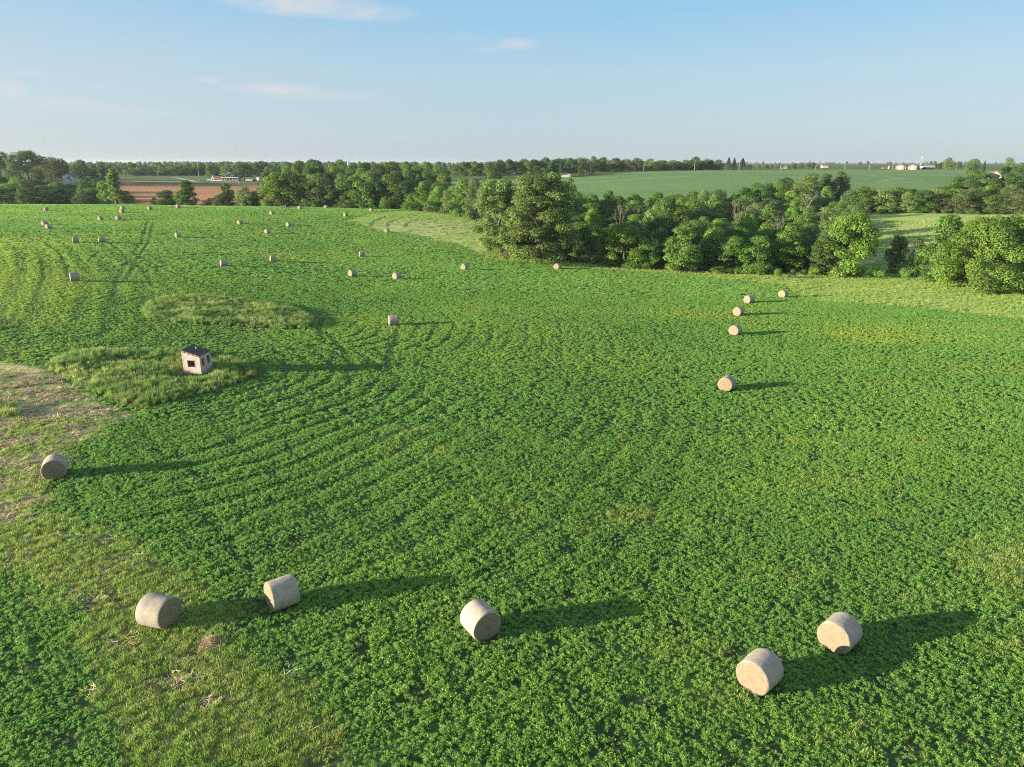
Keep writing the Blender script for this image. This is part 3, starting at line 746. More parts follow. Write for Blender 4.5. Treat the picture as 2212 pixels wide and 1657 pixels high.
def plant_trees():
    make_kinds()
    # ---------------- the creek wood: named trees of its front
    G = None
    for a in [
     ('giant_pale', 1082, 222, 388, 118, 'left of the two giant pale cottonwoods at the left end of the creek wood'),
     ('giant_pale', 1165, 209, 374, 146, 'right and taller of the two giant pale cottonwoods at the wood end'),
     ('round_dark', 1068, 300, 372, 60, 'dark crown rising behind the giant cottonwoods above the hay meadow'),
     ('round_mid', 1215, 290, 386, 70, 'dark green crown at the right shoulder of the taller giant cottonwood'),
     ('tall_bright', 1148, 220, 472, 62, 'yellow-green tree at the foot of the taller giant cottonwood'),
     ('round_olive', 1108, 219, 496, 70, 'low olive green tree leaning out under the left giant cottonwood'),
     ('tall_mid', 1203, 223, 464, 72, 'full green tree next right of the giant cottonwood foot'),
     ('tall_bright', 1278, 239, 452, 46, 'narrow bright yellow-green tree standing between dark crowns of the wood'),
     ('slim_bright', 1291, 213, 517, 33, 'small cone shaped yellow-green tree alone at the wood edge'),
     ('slim_mid', 1241, 214, 538, 22, 'short vine covered stump beside the small bare tree at the wood edge'),
     ('dead', 1237, 217, 517, 18, 'small bare tree above the vine covered stump'),
     ('round_bright', 1347, 210, 487, 92, 'broad bright green tree at the front middle of the creek wood'),
     ('round_mid', 1397, 208, 514, 50, 'smaller green tree touching the broad bright one on its right'),
     ('tall_mid', 1471, 204, 482, 78, 'big full green tree at the front of the wood above the straight verge'),
     ('round_pale', 1402, 246, 452, 60, 'pale grey-green tree behind the broad bright tree'),
     ('tall_mid', 1436, 285, 424, 62, 'tall green crown standing up over the middle of the wood'),
     ('tall_bright', 1540, 210, 492, 66, 'yellow-green tree in the front row right of the wood middle'),
     ('round_mid', 1624, 202, 510, 74, 'rounded green tree at the front right of the wood near the bale row'),
     ('round_bright', 1604, 226, 470, 58, 'yellow-green crown behind the rounded front right tree'),
     ('tall_bright', 1700, 205, 483, 70, 'well lit yellow-green tree left of the big lime green tree'),
     ('round_pale', 1737, 425, 375, 76, 'pale broad tree alone before the distant crop field'),
     ('round_bright', 1829, 196, 462, 108, 'big lime green tree at the right end of the creek wood'),
     ('round_dark', 1931, 204, 508, 46, 'dark shaded tree in the shadow before the meadow'),
     ('round_mid', 1977, 195, 516, 38, 'shaded green tree left of the grey-green tree before the meadow'),
     ('tall_mid', 2030, 184, 466, 92, 'loose grey-green tree left of the huge spreading tree'),
     ('spread_bright', 2135, 170, 470, 236, 'huge spreading yellow-green tree at the right picture edge'),
     ('round_bright', 2222, 182, 462, 120, 'lit crown behind the huge spreading tree at the picture edge'),
     ('shrub_bright', 1888, 192, 574, 40, 'lit shrub at the right foot of the big lime green tree'),
     ('shrub_bright', 1952, 191, 578, 28, 'small bright bush in the shaded hollow left of the spreading tree'),
     ('shrub_bright', 1677, 192, 580, 22, 'small lit bush before the well lit yellow-green tree'),
     ('shrub_olive', 1710, 192, 584, 20, 'small pale bush left of the lime tree foot'),
     ('shrub_olive', 1863, 262, 483, 14, 'lone grey bush out on the pale meadow'),
     ('shrub_olive', 2205, 240, 545, 30, 'grey bush at the right side of the meadow'),
     ('dead', 1745, 202, 528, 26, 'grey leafless tree left of the big lime green tree'),
     ('dead', 1592, 250, 438, 36, 'pale bare limbs standing over the right middle of the wood'),
     ('dead', 1333, 250, 440, 30, 'pale bare tree among green crowns of the wood middle'),
     ('dead', 1672, 239, 462, 34, 'twisted bare limbs left of the lime tree'),
     ('round_dark', 1811, 440, 371, 40, 'rightmost dark crown of the tree group in the distant crop'),
     ('tall_dark', 1779, 436, 376, 42, 'dark tree between the pale broad tree and the rightmost dark crown'),
     ('round_dark', 1690, 428, 384, 46, 'dark tree at the left of the pale broad tree in the distance'),
     ('round_dark', 1655, 410, 396, 40, 'lower dark tree at the far left of the distant tree group'),
    ]: tpx(*a)
    # ---------------- the mass of the creek wood
    g = random.Random(3)
    top_front = lambda p: np.interp(p, [1060, 1130, 1300, 1500, 1700, 1850], [500, 500, 500, 505, 510, 520])
    top_back = lambda p: np.interp(p, [1060, 1180, 1250, 1320, 1400, 1520, 1600, 1700, 1780, 1860], [395, 400, 420, 414, 408, 402, 402, 406, 415, 412])
    y_front = lambda p: np.interp(p, [1060, 1200, 1300, 1400, 1500, 1600, 1700, 1830, 1870], [236, 226, 222, 217, 211, 205, 209, 201, 200])
    y_back = lambda p: np.interp(p, [1060, 1180, 1260, 1400, 1600, 1750, 1870], [300, 330, 350, 390, 400, 390, 345])
    NR = 8
    for r in range(NR):
        f = r / (NR - 1)
        n = 17
        for i in range(n):
            p = 1075 + (1850 - 1075) * (i + g.uniform(.1, .9)) / n
            if r > 0 and p > 1830 and f > .7: continue
            Y = y_front(p) + (y_back(p) - y_front(p)) * f + g.uniform(-6, 6)
            yt = top_front(p) * (1 - f ** .8) + top_back(p) * f ** .8 + g.uniform(-14, 16)
            key = g.choice(['round_mid', 'round_mid', 'tall_mid', 'round_bright', 'tall_bright', 'round_dark', 'tall_dark', 'round_mid', 'round_pale', 'tall_mid', 'round_olive'] + (['dead'] if f > .25 and g.random() < .22 else []))
            row = ['in the front row of the creek wood', 'inside the creek wood', 'in the back rows of the creek wood'][0 if r < 2 else (1 if r < 5 else 2)]
            sec = ['at its left end', 'left of its middle', 'right of its middle', 'at its right end'][min(3, int((p - 1060) / 200))]
            tpx(key, p, Y, yt, g.uniform(46, 74) * (1 - .28 * f), wl(key, row + ' ' + sec), 'trees of the creek wood', minh=6)
    for i in range(64):       # bushes along the wood's foot
        p = g.uniform(1095, 1860); Y = y_front(p) - g.uniform(2, 7)
        x, y, z = at(p, Y); key = g.choice(['shrub_mid', 'shrub_mid', 'shrub_bright', 'shrub_olive'])
        tree(key, x, y, g.uniform(1.6, 3.6), g.uniform(2.5, 5), {'shrub_mid': 'green', 'shrub_bright': 'lit yellow-green', 'shrub_olive': 'greyish'}[key] + ' bush at the foot of the creek wood ' + ('left' if p < 1350 else 'middle' if p < 1600 else 'right'), 'bushes along the foot of the creek wood')
    # ---------------- right bank beyond the meadow
    for r, (Y, yt, w) in enumerate([(372, None, 50), (392, None, 50), (416, None, 48), (448, None, 46)]):
        for i in range(12 if r else 15):
            p = 1835 + (2260 - 1835) * (i + g.uniform(.15, .85)) / (12 if r else 15)
            t0 = np.interp(p, [1835, 1900, 2000, 2060, 2120, 2260], [410, 408, 410, 418, 420, 415]); t1 = np.interp(p, [1835, 1900, 1990, 2040, 2110, 2260], [404, 404, 410, 384, 368, 372])
            if r == 3 and p < 2030: continue
            key = g.choice(['round_mid', 'round_dark', 'tall_mid', 'round_olive', 'round_pale', 'round_olive', 'round_bright'] if r < 2 else ['round_dark', 'round_mid', 'round_olive', 'tall_dark'])
            tpx(key, p, Y - max(0, (p - 1950) * .09) + g.uniform(-6, 6), t0 + (t1 - t0) * r / 3 + g.uniform(-6, 8), w * g.uniform(.85, 1.25), wl(key, ['on the near edge of the bank behind the meadow', 'on the bank behind the meadow', 'halfway up the bank behind the meadow', 'on top of the right hand bank'][r] + (' left part' if p < 1980 else ' middle part' if p < 2110 else ' right part')), 'trees on the bank behind the meadow', minh=5)
    for i in range(14):
        p = 1830 + 400 * (i + g.random()) / 14; x, y, z = at(p, 364 - max(0, (p - 1950) * .09) + g.uniform(-3, 3)); key = g.choice(['shrub_mid', 'shrub_olive'])
        tree(key, x, y, g.uniform(2, 4), g.uniform(4, 7), ('green' if key == 'shrub_mid' else 'greyish') + ' bush at the top rim of the meadow', 'bushes at the top rim of the meadow')
    for a in [('round_mid', 2097, 600, 344, 30, 'round tree rising above the right bank before the gabled house'), ('spruce', 2121, 640, 347, 14, 'small spruce left of the gabled house on the skyline'),
              ('round_pale', 2175, 610, 341, 34, 'pale tall tree right of the gabled house on the skyline'), ('round_dark', 2205, 600, 352, 26, 'dark tree on the skyline at the right picture edge'),
              ('round_pale', 2047, 800, 341, 26, 'pale tree on the skyline right of the hoop barn'), ('round_dark', 2068, 790, 349, 13, 'small dark tree on the skyline beside the leaning poles'),
              ('round_dark', 2030, 840, 352, 14, 'dark low tree on the skyline next to the barns'), ('round_dark', 2018, 850, 352, 12, 'dark round tree on the skyline next to the small tan house')]: tpx(*a)
    # ---------------- tree line behind the far side of the field
    front = [(590, 380, 50), (608, 373, 56), (640, 378, 52), (668, 384, 46), (695, 381, 48), (718, 392, 40), (748, 376, 48), (770, 379, 44), (792, 372, 56), (818, 384, 42), (846, 376, 52), (874, 392, 44), (893, 414, 30), (918, 392, 46), (948, 402, 44), (975, 402, 40), (1003, 386, 46), (1024, 384, 36)]
    for i, (p, yt, w) in enumerate(front):
        key = ['tall_bright', 'round_bright', 'tall_mid', 'round_mid', 'round_olive', 'tall_mid', 'round_mid', 'round_bright', 'round_mid', 'tall_dark', 'round_mid', 'round_dark', 'round_bright', 'tall_bright', 'round_bright', 'round_pale', 'tall_mid', 'round_olive'][i]
        Y = np.interp(p, [560, 700, 880, 960, 1030], [374, 374, 368, 350, 312])
        tpx(key, p, Y, yt, w * 1.08, wl(key, 'on the front of the tree line behind the field ' + ('left third' if p < 720 else 'middle third' if p < 870 else 'right third')), 'front trees of the line behind the field')
    for i in range(16):
        p = 575 + 450 * (i + g.random()) / 16; Y = np.interp(p, [560, 700, 880, 960, 1030], [368, 367, 360, 342, 304]); x, y, z = at(p, Y); key = g.choice(['shrub_mid', 'shrub_mid', 'shrub_olive'])
        tree(key, x, y, g.uniform(3, 6), g.uniform(5, 9), ('green' if key == 'shrub_mid' else 'greyish') + ' bush under the tree line behind the field', 'bushes under the tree line behind the field')
    for r in range(4):
        for i in range(13):
            p = 575 + (1010 - 575) * (i + g.uniform(.1, .9)) / 13
            if p > 962: continue
            Y = [400, 440, 490, 560][r] + g.uniform(-10, 10)
            yt = np.interp(p, [570, 640, 690, 745, 770, 900, 1010], [[385, 378, 372, 374, 378, 388, 394], [376, 366, 358, 360, 364, 372, 384], [366, 356, 349, 350, 356, 360, 368], [360, 352, 342, 342, 351, 352, 356]][r]) + g.uniform(-3, 5)
            key = g.choice(['tall_dark', 'round_dark', 'tall_mid', 'round_mid'] if r > 1 else ['round_mid', 'tall_mid', 'round_dark', 'tall_dark', 'round_mid'])
            tpx(key, p, Y, yt, g.uniform(36, 50), wl(key, ['second', 'third', 'fourth', 'rearmost'][r] + ' row of the tree line behind the field' + (' left half' if p < 780 else ' right half')), 'rear trees of the line behind the field', minh=7)
    # ---------------- left: the valley behind the crest and the farm rise
    for a in [
     ('vase_dark', 62, 575, 326, 66, 'big dark elm with bare trunk and flat crown on the left skyline'),
     ('vase_dark', 2, 640, 328, 48, 'dark crown cut by the left picture edge on the skyline'),
     ('round_olive', 112, 606, 339, 58, 'broad brownish green tree between the big elm and the white house'),
     ('round_olive', 138, 612, 343, 36, 'olive crown leaning over the white house roof'),
     ('round_dark', 178, 600, 346, 42, 'dark round tree right of the white house'),
     ('round_dark', 205, 588, 368, 26, 'low dark tree between the white house and the spruce'),
     ('spruce', 226, 580, 366, 30, 'dark broad spruce beside the lane right of the white house'),
     ('round_olive', 34, 560, 356, 34, 'thin branching tree left under the big elm'),
     ('round_dark', 84, 562, 362, 26, 'small tree right of the big elm trunk'),
     ('slim_bright', 253, 374, 365, 50, 'tall slender yellow-green tree at the left end of the brown field'),
     ('round_bright', 232, 388, 391, 34, 'lower yellow-green tree left of the slender tree by the brown field'),
     ('round_olive', 275, 376, 412, 34, 'low leafy tree at the right foot of the slender tree'),
     ('tall_mid', 405, 374, 390, 48, 'single full green tree standing before the brown field'),
     ('round_dark', 360, 376, 411, 42, 'low dark bushy tree left of the single tree before the brown field'),
     ('tall_mid', 493, 378, 396, 34, 'narrow tree right of the middle of the brown field'),
     ('round_pale', 531, 376, 404, 44, 'grey-green round tree at the right side of the brown field'),
     ('round_dark', 478, 374, 421, 34, 'low dark tree between the narrow tree and the single tree'),
     ('round_dark', 556, 378, 413, 34, 'dark low tree at the left end of the long tree line'),
     ('vase_dark', 527, 690, 354, 40, 'dark tall tree right of the farmhouse porch'),
     ('round_dark', 515, 700, 362, 26, 'dark tree touching the right side of the farmhouse'),
     ('spruce', 1211, 660, 349, 12, 'small bright conifer beside the low white building'),
     ('round_dark', 1254, 655, 357, 16, 'low dark tree half hiding the small brick house'),
     ('spruce', 1276, 655, 352, 13, 'blue-grey spruce right of the tallest utility pole'),
     ('spruce', 1572, 800, 340, 22, 'left of two pointed spruces on the ridge skyline'), ('spruce', 1584, 805, 341, 20, 'right of two pointed spruces on the ridge skyline'),
     ('spruce', 1602, 800, 342, 27, 'broad spruce on the ridge skyline right of the last ridge pole')]: tpx(*a)
    for r in range(5):
        Y = [388, 412, 440, 470, 505][r]
        for i in range(8):
            p = -20 + 255 * (i + g.uniform(.1, .9)) / 8
            if r < 2 and p > 225: continue
            yt = [412, 403, 396, 391, 386][r] + np.interp(p, [0, 90, 130, 170, 230], [-8, 0, 7, 7, 3]) + g.uniform(-6, 6)
            key = g.choice(['round_mid', 'round_dark', 'tall_dark', 'round_bright', 'round_mid', 'tall_mid', 'round_dark'])
            tpx(key, p, Y + g.uniform(-7, 7), yt, g.uniform(40, 56), wl(key, ['nearest', 'second', 'third', 'fourth', 'rearmost'][r] + ' row of the valley wood behind the field crest' + (' left half' if p < 105 else ' right half')), 'trees of the valley wood at the left', minh=5)
    for i in range(10):
        p = 275 + 300 * (i + g.random()) / 10; x, y, z = at(p, 372 + g.uniform(0, 8)); key = g.choice(['shrub_mid', 'shrub_olive'])
        tree(key, x, y, g.uniform(2.5, 4.5), g.uniform(4, 8), ('green' if key == 'shrub_mid' else 'greyish') + ' bush in the hollow before the brown field', 'bushes before the brown field')
    for i in range(20):        # behind the farmhouse
        p = 255 + 320 * (i + g.uniform(.1, .9)) / 20; Y = g.uniform(780, 860)
        key = g.choice(['round_mid', 'round_dark', 'round_pale', 'round_olive'])
        tpx(key, p, Y, np.interp(p, [250, 350, 440, 560], [366, 362, 356, 352]) + g.uniform(-5, 5), g.uniform(28, 44), wl(key, 'in the wood behind the farmhouse ' + ('left part' if p < 360 else 'middle part' if p < 470 else 'right part')), 'trees behind the farmhouse')
    # ---------------- ridge wood
    prof = [(990, 350), (1040, 348), (1090, 341), (1150, 342), (1190, 342), (1225, 337), (1250, 341), (1278, 336), (1310, 343), (1340, 344), (1385, 342), (1425, 344), (1470, 350), (1500, 340), (1535, 342), (1550, 344), (1620, 352), (1640, 353)]
    for i in range(46):
        p = 985 + 575 * (i + g.uniform(.1, .9)) / 46
        yt = np.interp(p, *zip(*prof)) + (0 if i % 2 else 4) + g.uniform(-2, 4)
        key = g.choice(['round_mid', 'round_dark', 'tall_dark', 'round_olive', 'tall_mid', 'round_dark'])
        Y = np.interp(p, [985, 1200, 1300, 1560], [690, 690, 740, 830]) + g.uniform(0, 50) + (0 if i % 2 else 25)
        tpx(key, p, Y, yt, g.uniform(26, 38), wl(key, 'in the ridge wood along the skyline ' + ('left end' if p < 1130 else 'behind the white building' if p < 1260 else 'middle' if p < 1400 else 'right end')), 'trees of the ridge wood')
    for i in range(12):
        p = 1615 + 165 * (i + g.random()) / 12
        tpx(g.choice(['round_dark', 'round_olive']), p, 1050 + g.uniform(-60, 60), 353 + g.uniform(-2, 4), g.uniform(9, 16), 'small dark tree of the row on the flat skyline right of the spruces', 'small trees on the flat skyline')
    # ---------------- woods too far to count
    src = []
    for key in ('round_mid', 'round_dark', 'round_olive'):
        C, Rr, h, r, zb = lobes_for('round', np.random.default_rng(77 + len(src)))
        cm = crown_mesh('far_crown', 'round', LEAF[{'round_mid': 'mid', 'round_dark': 'dark', 'round_olive': 'olive'}[key]], 900, 1.15, 77 + len(src))[0]
        src.append(unlinked(cm))
    P = []; S = []
    for Y0, Y1, n, lo, hi in ((880, 1250, 420, -60, 560), (880, 1300, 120, 540, 1000), (1250, 2100, 620, -80, 900), (2000, 4200, 700, -100, 1100), (2200, 4600, 190, 1500, 2300)):
        for _ in range(n):
            Y = math.sqrt(g.uniform(Y0 ** 2, Y1 ** 2)); p = g.uniform(lo, hi); x, y, z = at(p, Y)
            if fbm(np.array([x / 170.]), np.array([y / 260.]), 23, 3)[0] < .43 and Y > 1250: continue
            P.append((x, y, z - .5)); S.append(g.uniform(.55, .85) * g.uniform(1, 1.5) * (1 if Y < 2100 else 1.0))
    stand('distant_woods', 'hazy distant woods fading to blue along the horizon', 'woods', src, np.array(P), np.array(S), np.zeros(len(P)), .03)
# ================================================================== HAY BALES
BD, BL = 1.70, 1.46
def bale_materials():
    def base(name, c1, c2):
        m = bpy.data.materials.new(name); m.use_nodes = True
        nt = m.node_tree; b = nt.nodes['Principled BSDF']; b.inputs['Roughness'].default_value = .85; b.inputs['Specular IOR Level'].default_value = .2
        return m, nt, b
    # net wrap: pale greyish netting over straw, fine threads round the bale
    w, nt, b = base('net_wrap', 0, 0); N = nt.nodes.new; L = nt.links.new
    tc = N('ShaderNodeTexCoord'); mp = N('ShaderNodeMapping'); mp.inputs['Scale'].default_value = (2.2, 60, 2.2)
    L(tc.outputs['Object'], mp.inputs['Vector'])
    n1 = N('ShaderNodeTexNoise'); n1.inputs['Scale'].default_value = 1; n1.inputs['Detail'].default_value = 4; L(mp.outputs[0], n1.inputs['Vector'])
    n2 = N('ShaderNodeTexNoise'); n2.inputs['Scale'].default_value = 3.2; n2.inputs['Detail'].default_value = 6; L(tc.outputs['Object'], n2.inputs['Vector'])
    n3 = N('ShaderNodeTexNoise'); n3.inputs['Scale'].default_value = 45; n3.inputs['Detail'].default_value = 3; L(tc.outputs['Object'], n3.inputs['Vector'])
    cr = N('ShaderNodeValToRGB'); e = cr.color_ramp.elements
    e[0].position, e[0].color = .32, (.36, .318, .262, 1); e[1].position, e[1].color = .68, (.475, .43, .375, 1)
    L(n2.outputs['Fac'], cr.inputs['Fac'])
    cr2 = N('ShaderNodeValToRGB'); e = cr2.color_ramp.elements
    e[0].position, e[0].color = .34, (.62, .60, .56, 1); e[1].position, e[1].color = .58, (1.05, 1.03, 1, 1)
    L(n3.outputs['Fac'], cr2.inputs['Fac'])
    cr3 = N('ShaderNodeValToRGB'); e = cr3.color_ramp.elements
    e[0].position, e[0].color = .36, (.86, .85, .84, 1); e[1].position, e[1].color = .6, (1.05, 1.04, 1.02, 1)
    L(n1.outputs['Fac'], cr3.inputs['Fac'])
    def mul(a, c):
        x = N('ShaderNodeMix'); x.data_type = 'RGBA'; x.blend_type = 'MULTIPLY'; x.inputs['Factor'].default_value = 1; L(a, x.inputs['A']); L(c, x.inputs['B']); return x.outputs['Result']
    oi = N('ShaderNodeObjectInfo'); mr = N('ShaderNodeMapRange'); mr.inputs['To Min'].default_value = .88; mr.inputs['To Max'].default_value = 1.05; L(oi.outputs['Random'], mr.inputs['Value'])
    c = mul(mul(mul(cr.outputs[0], cr2.outputs[0]), cr3.outputs[0]), mr.outputs[0]); L(c, b.inputs['Base Color'])
    bp = N('ShaderNodeBump'); bp.inputs['Strength'].default_value = .35; bp.inputs['Distance'].default_value = .03; L(n3.outputs['Fac'], bp.inputs['Height']); L(bp.outputs[0], b.inputs['Normal'])
    # cut end: straw wound in a spiral
    f, nt, b = base('straw_end', 0, 0); N = nt.nodes.new; L = nt.links.new
    tc = N('ShaderNodeTexCoord'); sx = N('ShaderNodeSeparateXYZ'); L(tc.outputs['Object'], sx.inputs[0])
    def math_(op, a, c=None):
        q = N('ShaderNodeMath'); q.operation = op
        for i, v in enumerate((a, c)):
            if v is None: continue
            if isinstance(v, (int, float)): q.inputs[i].default_value = v
            else: L(v, q.inputs[i])
        return q.outputs[0]
    an = math_('ARCTAN2', sx.outputs['Z'], sx.outputs['X'])
    rr = math_('SQRT', math_('ADD', math_('MULTIPLY', sx.outputs['X'], sx.outputs['X']), math_('MULTIPLY', sx.outputs['Z'], sx.outputs['Z'])))
    nz = N('ShaderNodeTexNoise'); nz.inputs['Scale'].default_value = 3.5; nz.inputs['Detail'].default_value = 4; L(tc.outputs['Object'], nz.inputs['Vector'])
    ph = math_('ADD', math_('ADD', math_('MULTIPLY', rr, 66), an), math_('MULTIPLY', nz.outputs['Fac'], 22))
    cb = N('ShaderNodeCombineXYZ'); L(math_('MULTIPLY', rr, 34), cb.inputs[0]); L(math_('MULTIPLY', an, 2.6), cb.inputs[1])
    ns = N('ShaderNodeTexNoise'); ns.inputs['Scale'].default_value = 1; ns.inputs['Detail'].default_value = 5; ns.inputs['Roughness'].default_value = .7; L(cb.outputs[0], ns.inputs['Vector'])
    wv = math_('ADD', math_('MULTIPLY', math_('SINE', ph), .06), math_('ADD', math_('MULTIPLY', ns.outputs['Fac'], .9), math_('MULTIPLY', nz.outputs['Fac'], .25)))
    cr = N('ShaderNodeValToRGB'); e = cr.color_ramp.elements
    e[0].position, e[0].color = .30, (.15, .115, .07, 1); e[1].position, e[1].color = .74, (.30, .245, .17, 1)
    L(wv, cr.inputs['Fac']); L(cr.outputs[0], b.inputs['Base Color'])
    bp = N('ShaderNodeBump'); bp.inputs['Strength'].default_value = .7; bp.inputs['Distance'].default_value = .05; L(wv, bp.inputs['Height']); L(bp.outputs[0], b.inputs['Normal'])
    return w, f

def bale_meshes(seed):
    """round bale lying with its axis along Y, resting on z = 0"""
    g = np.random.default_rng(seed)
    n = 56; R0 = BD / 2; hl = BL / 2
    a = np.linspace(0, 2 * math.pi, n, endpoint=False)
    ph = g.uniform(0, 6.28, 6)
    def prof(ang, yy):
        r = R0 * (1 + .010 * np.sin(2 * ang + ph[0]) + .008 * np.sin(3 * ang + ph[1]) + .006 * np.sin(5 * ang + ph[2] + yy * 2) + .006 * math.sin(yy * 5 + ph[3]))
        r = r * (1 - .022 * abs(yy / hl) ** 3)
        x, z = np.cos(ang) * r, np.sin(ang) * r
        return x * 1.012, np.maximum(z, -R0 * .90) + R0 * .93 + .0 + (z > 0) * 0
    ys = [-hl - .0, -hl + .02, -hl + .06, -.5, -.3, -.1, .1, .3, .5, hl - .06, hl - .02, hl]
    sc = [.955, .985, 1, 1, 1, 1, 1, 1, 1, 1, .985, .955]
    V = []
    for yy, s in zip(ys, sc):
        x, z = prof(a, yy); zc = R0 * .93
        V.append(np.stack([x * s, np.full(n, yy), zc + (z - zc) * s], -1))
    V = np.concatenate(V)
    Fs = [(i * n + k, i * n + (k + 1) % n, (i + 1) * n + (k + 1) % n, (i + 1) * n + k) for i in range(len(ys) - 1) for k in range(n)]
    wrap = mesh_np('net_wrap', V, np.array(Fs)[:, ::-1], WRAP, True)
    ends = []
    for sgn in (-1, 1):
        fr = np.array([1, .96, .88, .76, .62, .48, .34, .2, .08]); E = []
        x, z = prof(a, hl); zc = R0 * .93
        for j, q in enumerate(fr):
            dy = .035 * (1 - q ** 4) + g.normal(0, .009, n) * (q < .99) + .010 * np.sin(a + j * 1.9)
            E.append(np.stack([x * .957 * q, sgn * (hl + dy * (q < .99)), zc + (z - zc) * .957 * q], -1))
        E = np.concatenate(E)
        Fs = [(i * n + k, i * n + (k + 1) % n, (i + 1) * n + (k + 1) % n, (i + 1) * n + k) for i in range(len(fr) - 1) for k in range(n)]
        # object origin at the middle of the end, so that the winding runs round it
        me = mesh_np('end_face', np.concatenate([E - np.array([0, 0, R0 * .93])]), np.array(Fs)[:, ::sgn], ENDM, True)
        import bmesh
        bm = bmesh.new(); bm.from_mesh(me); bm.verts.ensure_lookup_table()
        bm.faces.new([bm.verts[(len(fr) - 1) * n + k] for k in range(n)][::sgn])
        bmesh.ops.recalc_face_normals(bm, faces=bm.faces)
        # an open disc: make sure it looks outward
        if sum(f.normal.y * f.calc_area() for f in bm.faces) * sgn < 0: bmesh.ops.reverse_faces(bm, faces=bm.faces)
        for f in bm.faces: f.smooth = True
        bm.to_mesh(me); bm.free(); ends.append(me)
    return wrap, ends

# survey of the bales: picture place of the centre, how the axis lies, words
# axis: ('s', dx, dy) picture shift from the near end to the far end; ('f', share, side) share of the width taken by the seen end
BALES = [
 (1641, 1449, ('s', 33, -31), 'nearest round straw bale at the bottom right with pale end facing the camera'),
 (1813.5, 1366, ('s', 25, -22.5), 'round straw bale just behind the nearest one at the bottom right'),
 (1037.5, 1338, ('s', -49, -50), 'round straw bale at the bottom centre with its shaded end turned right'),
 (342, 1317, ('s', -62, -13), 'round straw bale beside the brown straw heap with shaded end turned right'),
 (608, 1279, ('s', 26, -9), 'round straw bale lying in the shadow line of the bale by the straw heap'),
 (118, 1008, ('s', 7, -23), 'round straw bale at the left edge of the crop beside the stubble'),
 (1569.5, 828, ('s', 14, -11), 'lone round bale with lit end in the right middle of the field'),
 (1588, 713, ('f', .70, 'L'), 'nearest of the four bales in a row by the right field edge'),
 (1595, 672.5, ('f', .68, 'L'), 'second nearest of the four bales in a row by the right field edge'),
 (1617, 646.5, ('f', .62, 'L'), 'third bale of the row by the right field edge'),
 (1691.5, 635, ('f', .68, 'L'), 'bale tucked against the verge at the far end of the right hand row'),
 (1203.5, 575.5, ('f', .68, 'L'), 'lone bale at the field edge below the broad creek wood'),
 (1003, 577, ('f', .6, 'L'), 'lone bale left of the bale below the creek wood'),
 (849, 692, ('f', .12, 'L'), 'bale lying sideways right of the long grass island'),
 (856.5, 596.3, ('f', .5, 'L'), 'right one of two bales close together in the mid field'),
 (760.5, 590.5, ('f', .45, 'L'), 'left one of two bales close together in the mid field'),
 (781.5, 549.3, ('f', .15, 'L'), 'sideways bale on the slope below the hay meadow'),
 (835, 497.7, ('f', .65, 'L'), 'bale at the lower edge of the pale hay meadow'),
 (588.8, 558.5, ('f', .2, 'L'), 'sideways bale at the bright weedy strip in the left mid field'),
 (482.3, 568, ('f', .2, 'L'), 'sideways bale left of the one at the bright weedy strip'),
 (160, 598, ('f', .05, 'L'), 'largest sideways bale at the far left above the grass island'),
 (162.8, 518.7, ('f', .08, 'L'), 'left one of two sideways bales on the left slope'),
 (219.2, 518.7, ('f', .14, 'L'), 'right one of two sideways bales on the left slope'),
 (384, 508, ('f', .3, 'L'), 'lone bale on the slope right of the pair of sideways bales'),
 (577.3, 500, ('f', .45, 'L'), 'lower left bale of the pair in the middle of the far slope'),
 (623.4, 484.8, ('f', .48, 'L'), 'upper right bale of the pair in the middle of the far slope'),
 (518, 480.5, ('f', .45, 'L'), 'small bale left of the pair on the far slope'),
 (104.2, 489.4, ('f', .4, 'L'), 'front one of two touching bales at the far left'),
 (95.5, 482, ('f', .42, 'L'), 'rear one of two touching bales at the far left'),
 (216.5, 472, ('f', .45, 'L'), 'left bale of the level pair on the far left slope'),
 (255, 470.6, ('f', .45, 'L'), 'right bale of the level pair on the far left slope'),
 (263.2, 456, ('f', .45, 'L'), 'lower of two stacked looking bales near the far left crest'),
 (264.9, 449.2, ('f', .4, 'L'), 'upper of two stacked looking bales near the far left crest'),
 (99.6, 452, ('f', .3, 'L'), 'farthest left bale just below the crest'),
 (323.3, 449.8, ('f', .4, 'L'), 'bale on the crest below the left end of the brown field'),
 (384.3, 445.4, ('f', .4, 'L'), 'bale on the crest at the foot of the single green tree'),
 (586.9, 460, ('f', .5, 'L'), 'bale below the dark parked vehicle'),
 (647, 448.5, ('f', .55, 'L'), 'bale right of the dark parked vehicle'),
 (703.5, 446.9, ('f', .62, 'L'), 'bale close under the middle of the tree line'),
 (746.4, 463.9, ('f', .42, 'L'), 'bale at the left tip of the pale hay meadow'),
 (801.3, 453.6, ('f', .6, 'L'), 'bale above the pale hay meadow'),
 (882.3, 449.5, ('f', .78, 'L'), 'end on bale under the right part of the tree line'),
]
BALE_DATA = []
def survey_bales():
    for px, py, ax, label in BALES:
        x, y = unp(px, py, BD * .47)
        if ax[0] == 's':
            x0, y0 = unp(px - ax[1] / 2, py - ax[2] / 2, BD * .47); x1, y1 = unp(px + ax[1] / 2, py + ax[2] / 2, BD * .47)
            az = math.atan2(x1 - x0, y1 - y0)
        else:
            f = ax[1]; th = math.atan((1 - f) / f * BD / BL); th = min(th, R(86))
            az = math.atan2(x, y) + (th if ax[2] == 'L' else -th)
        BALE_DATA.append((x, y, az, label)); BALE_SPOTS.append((x, y, math.cos(az), math.sin(az)))
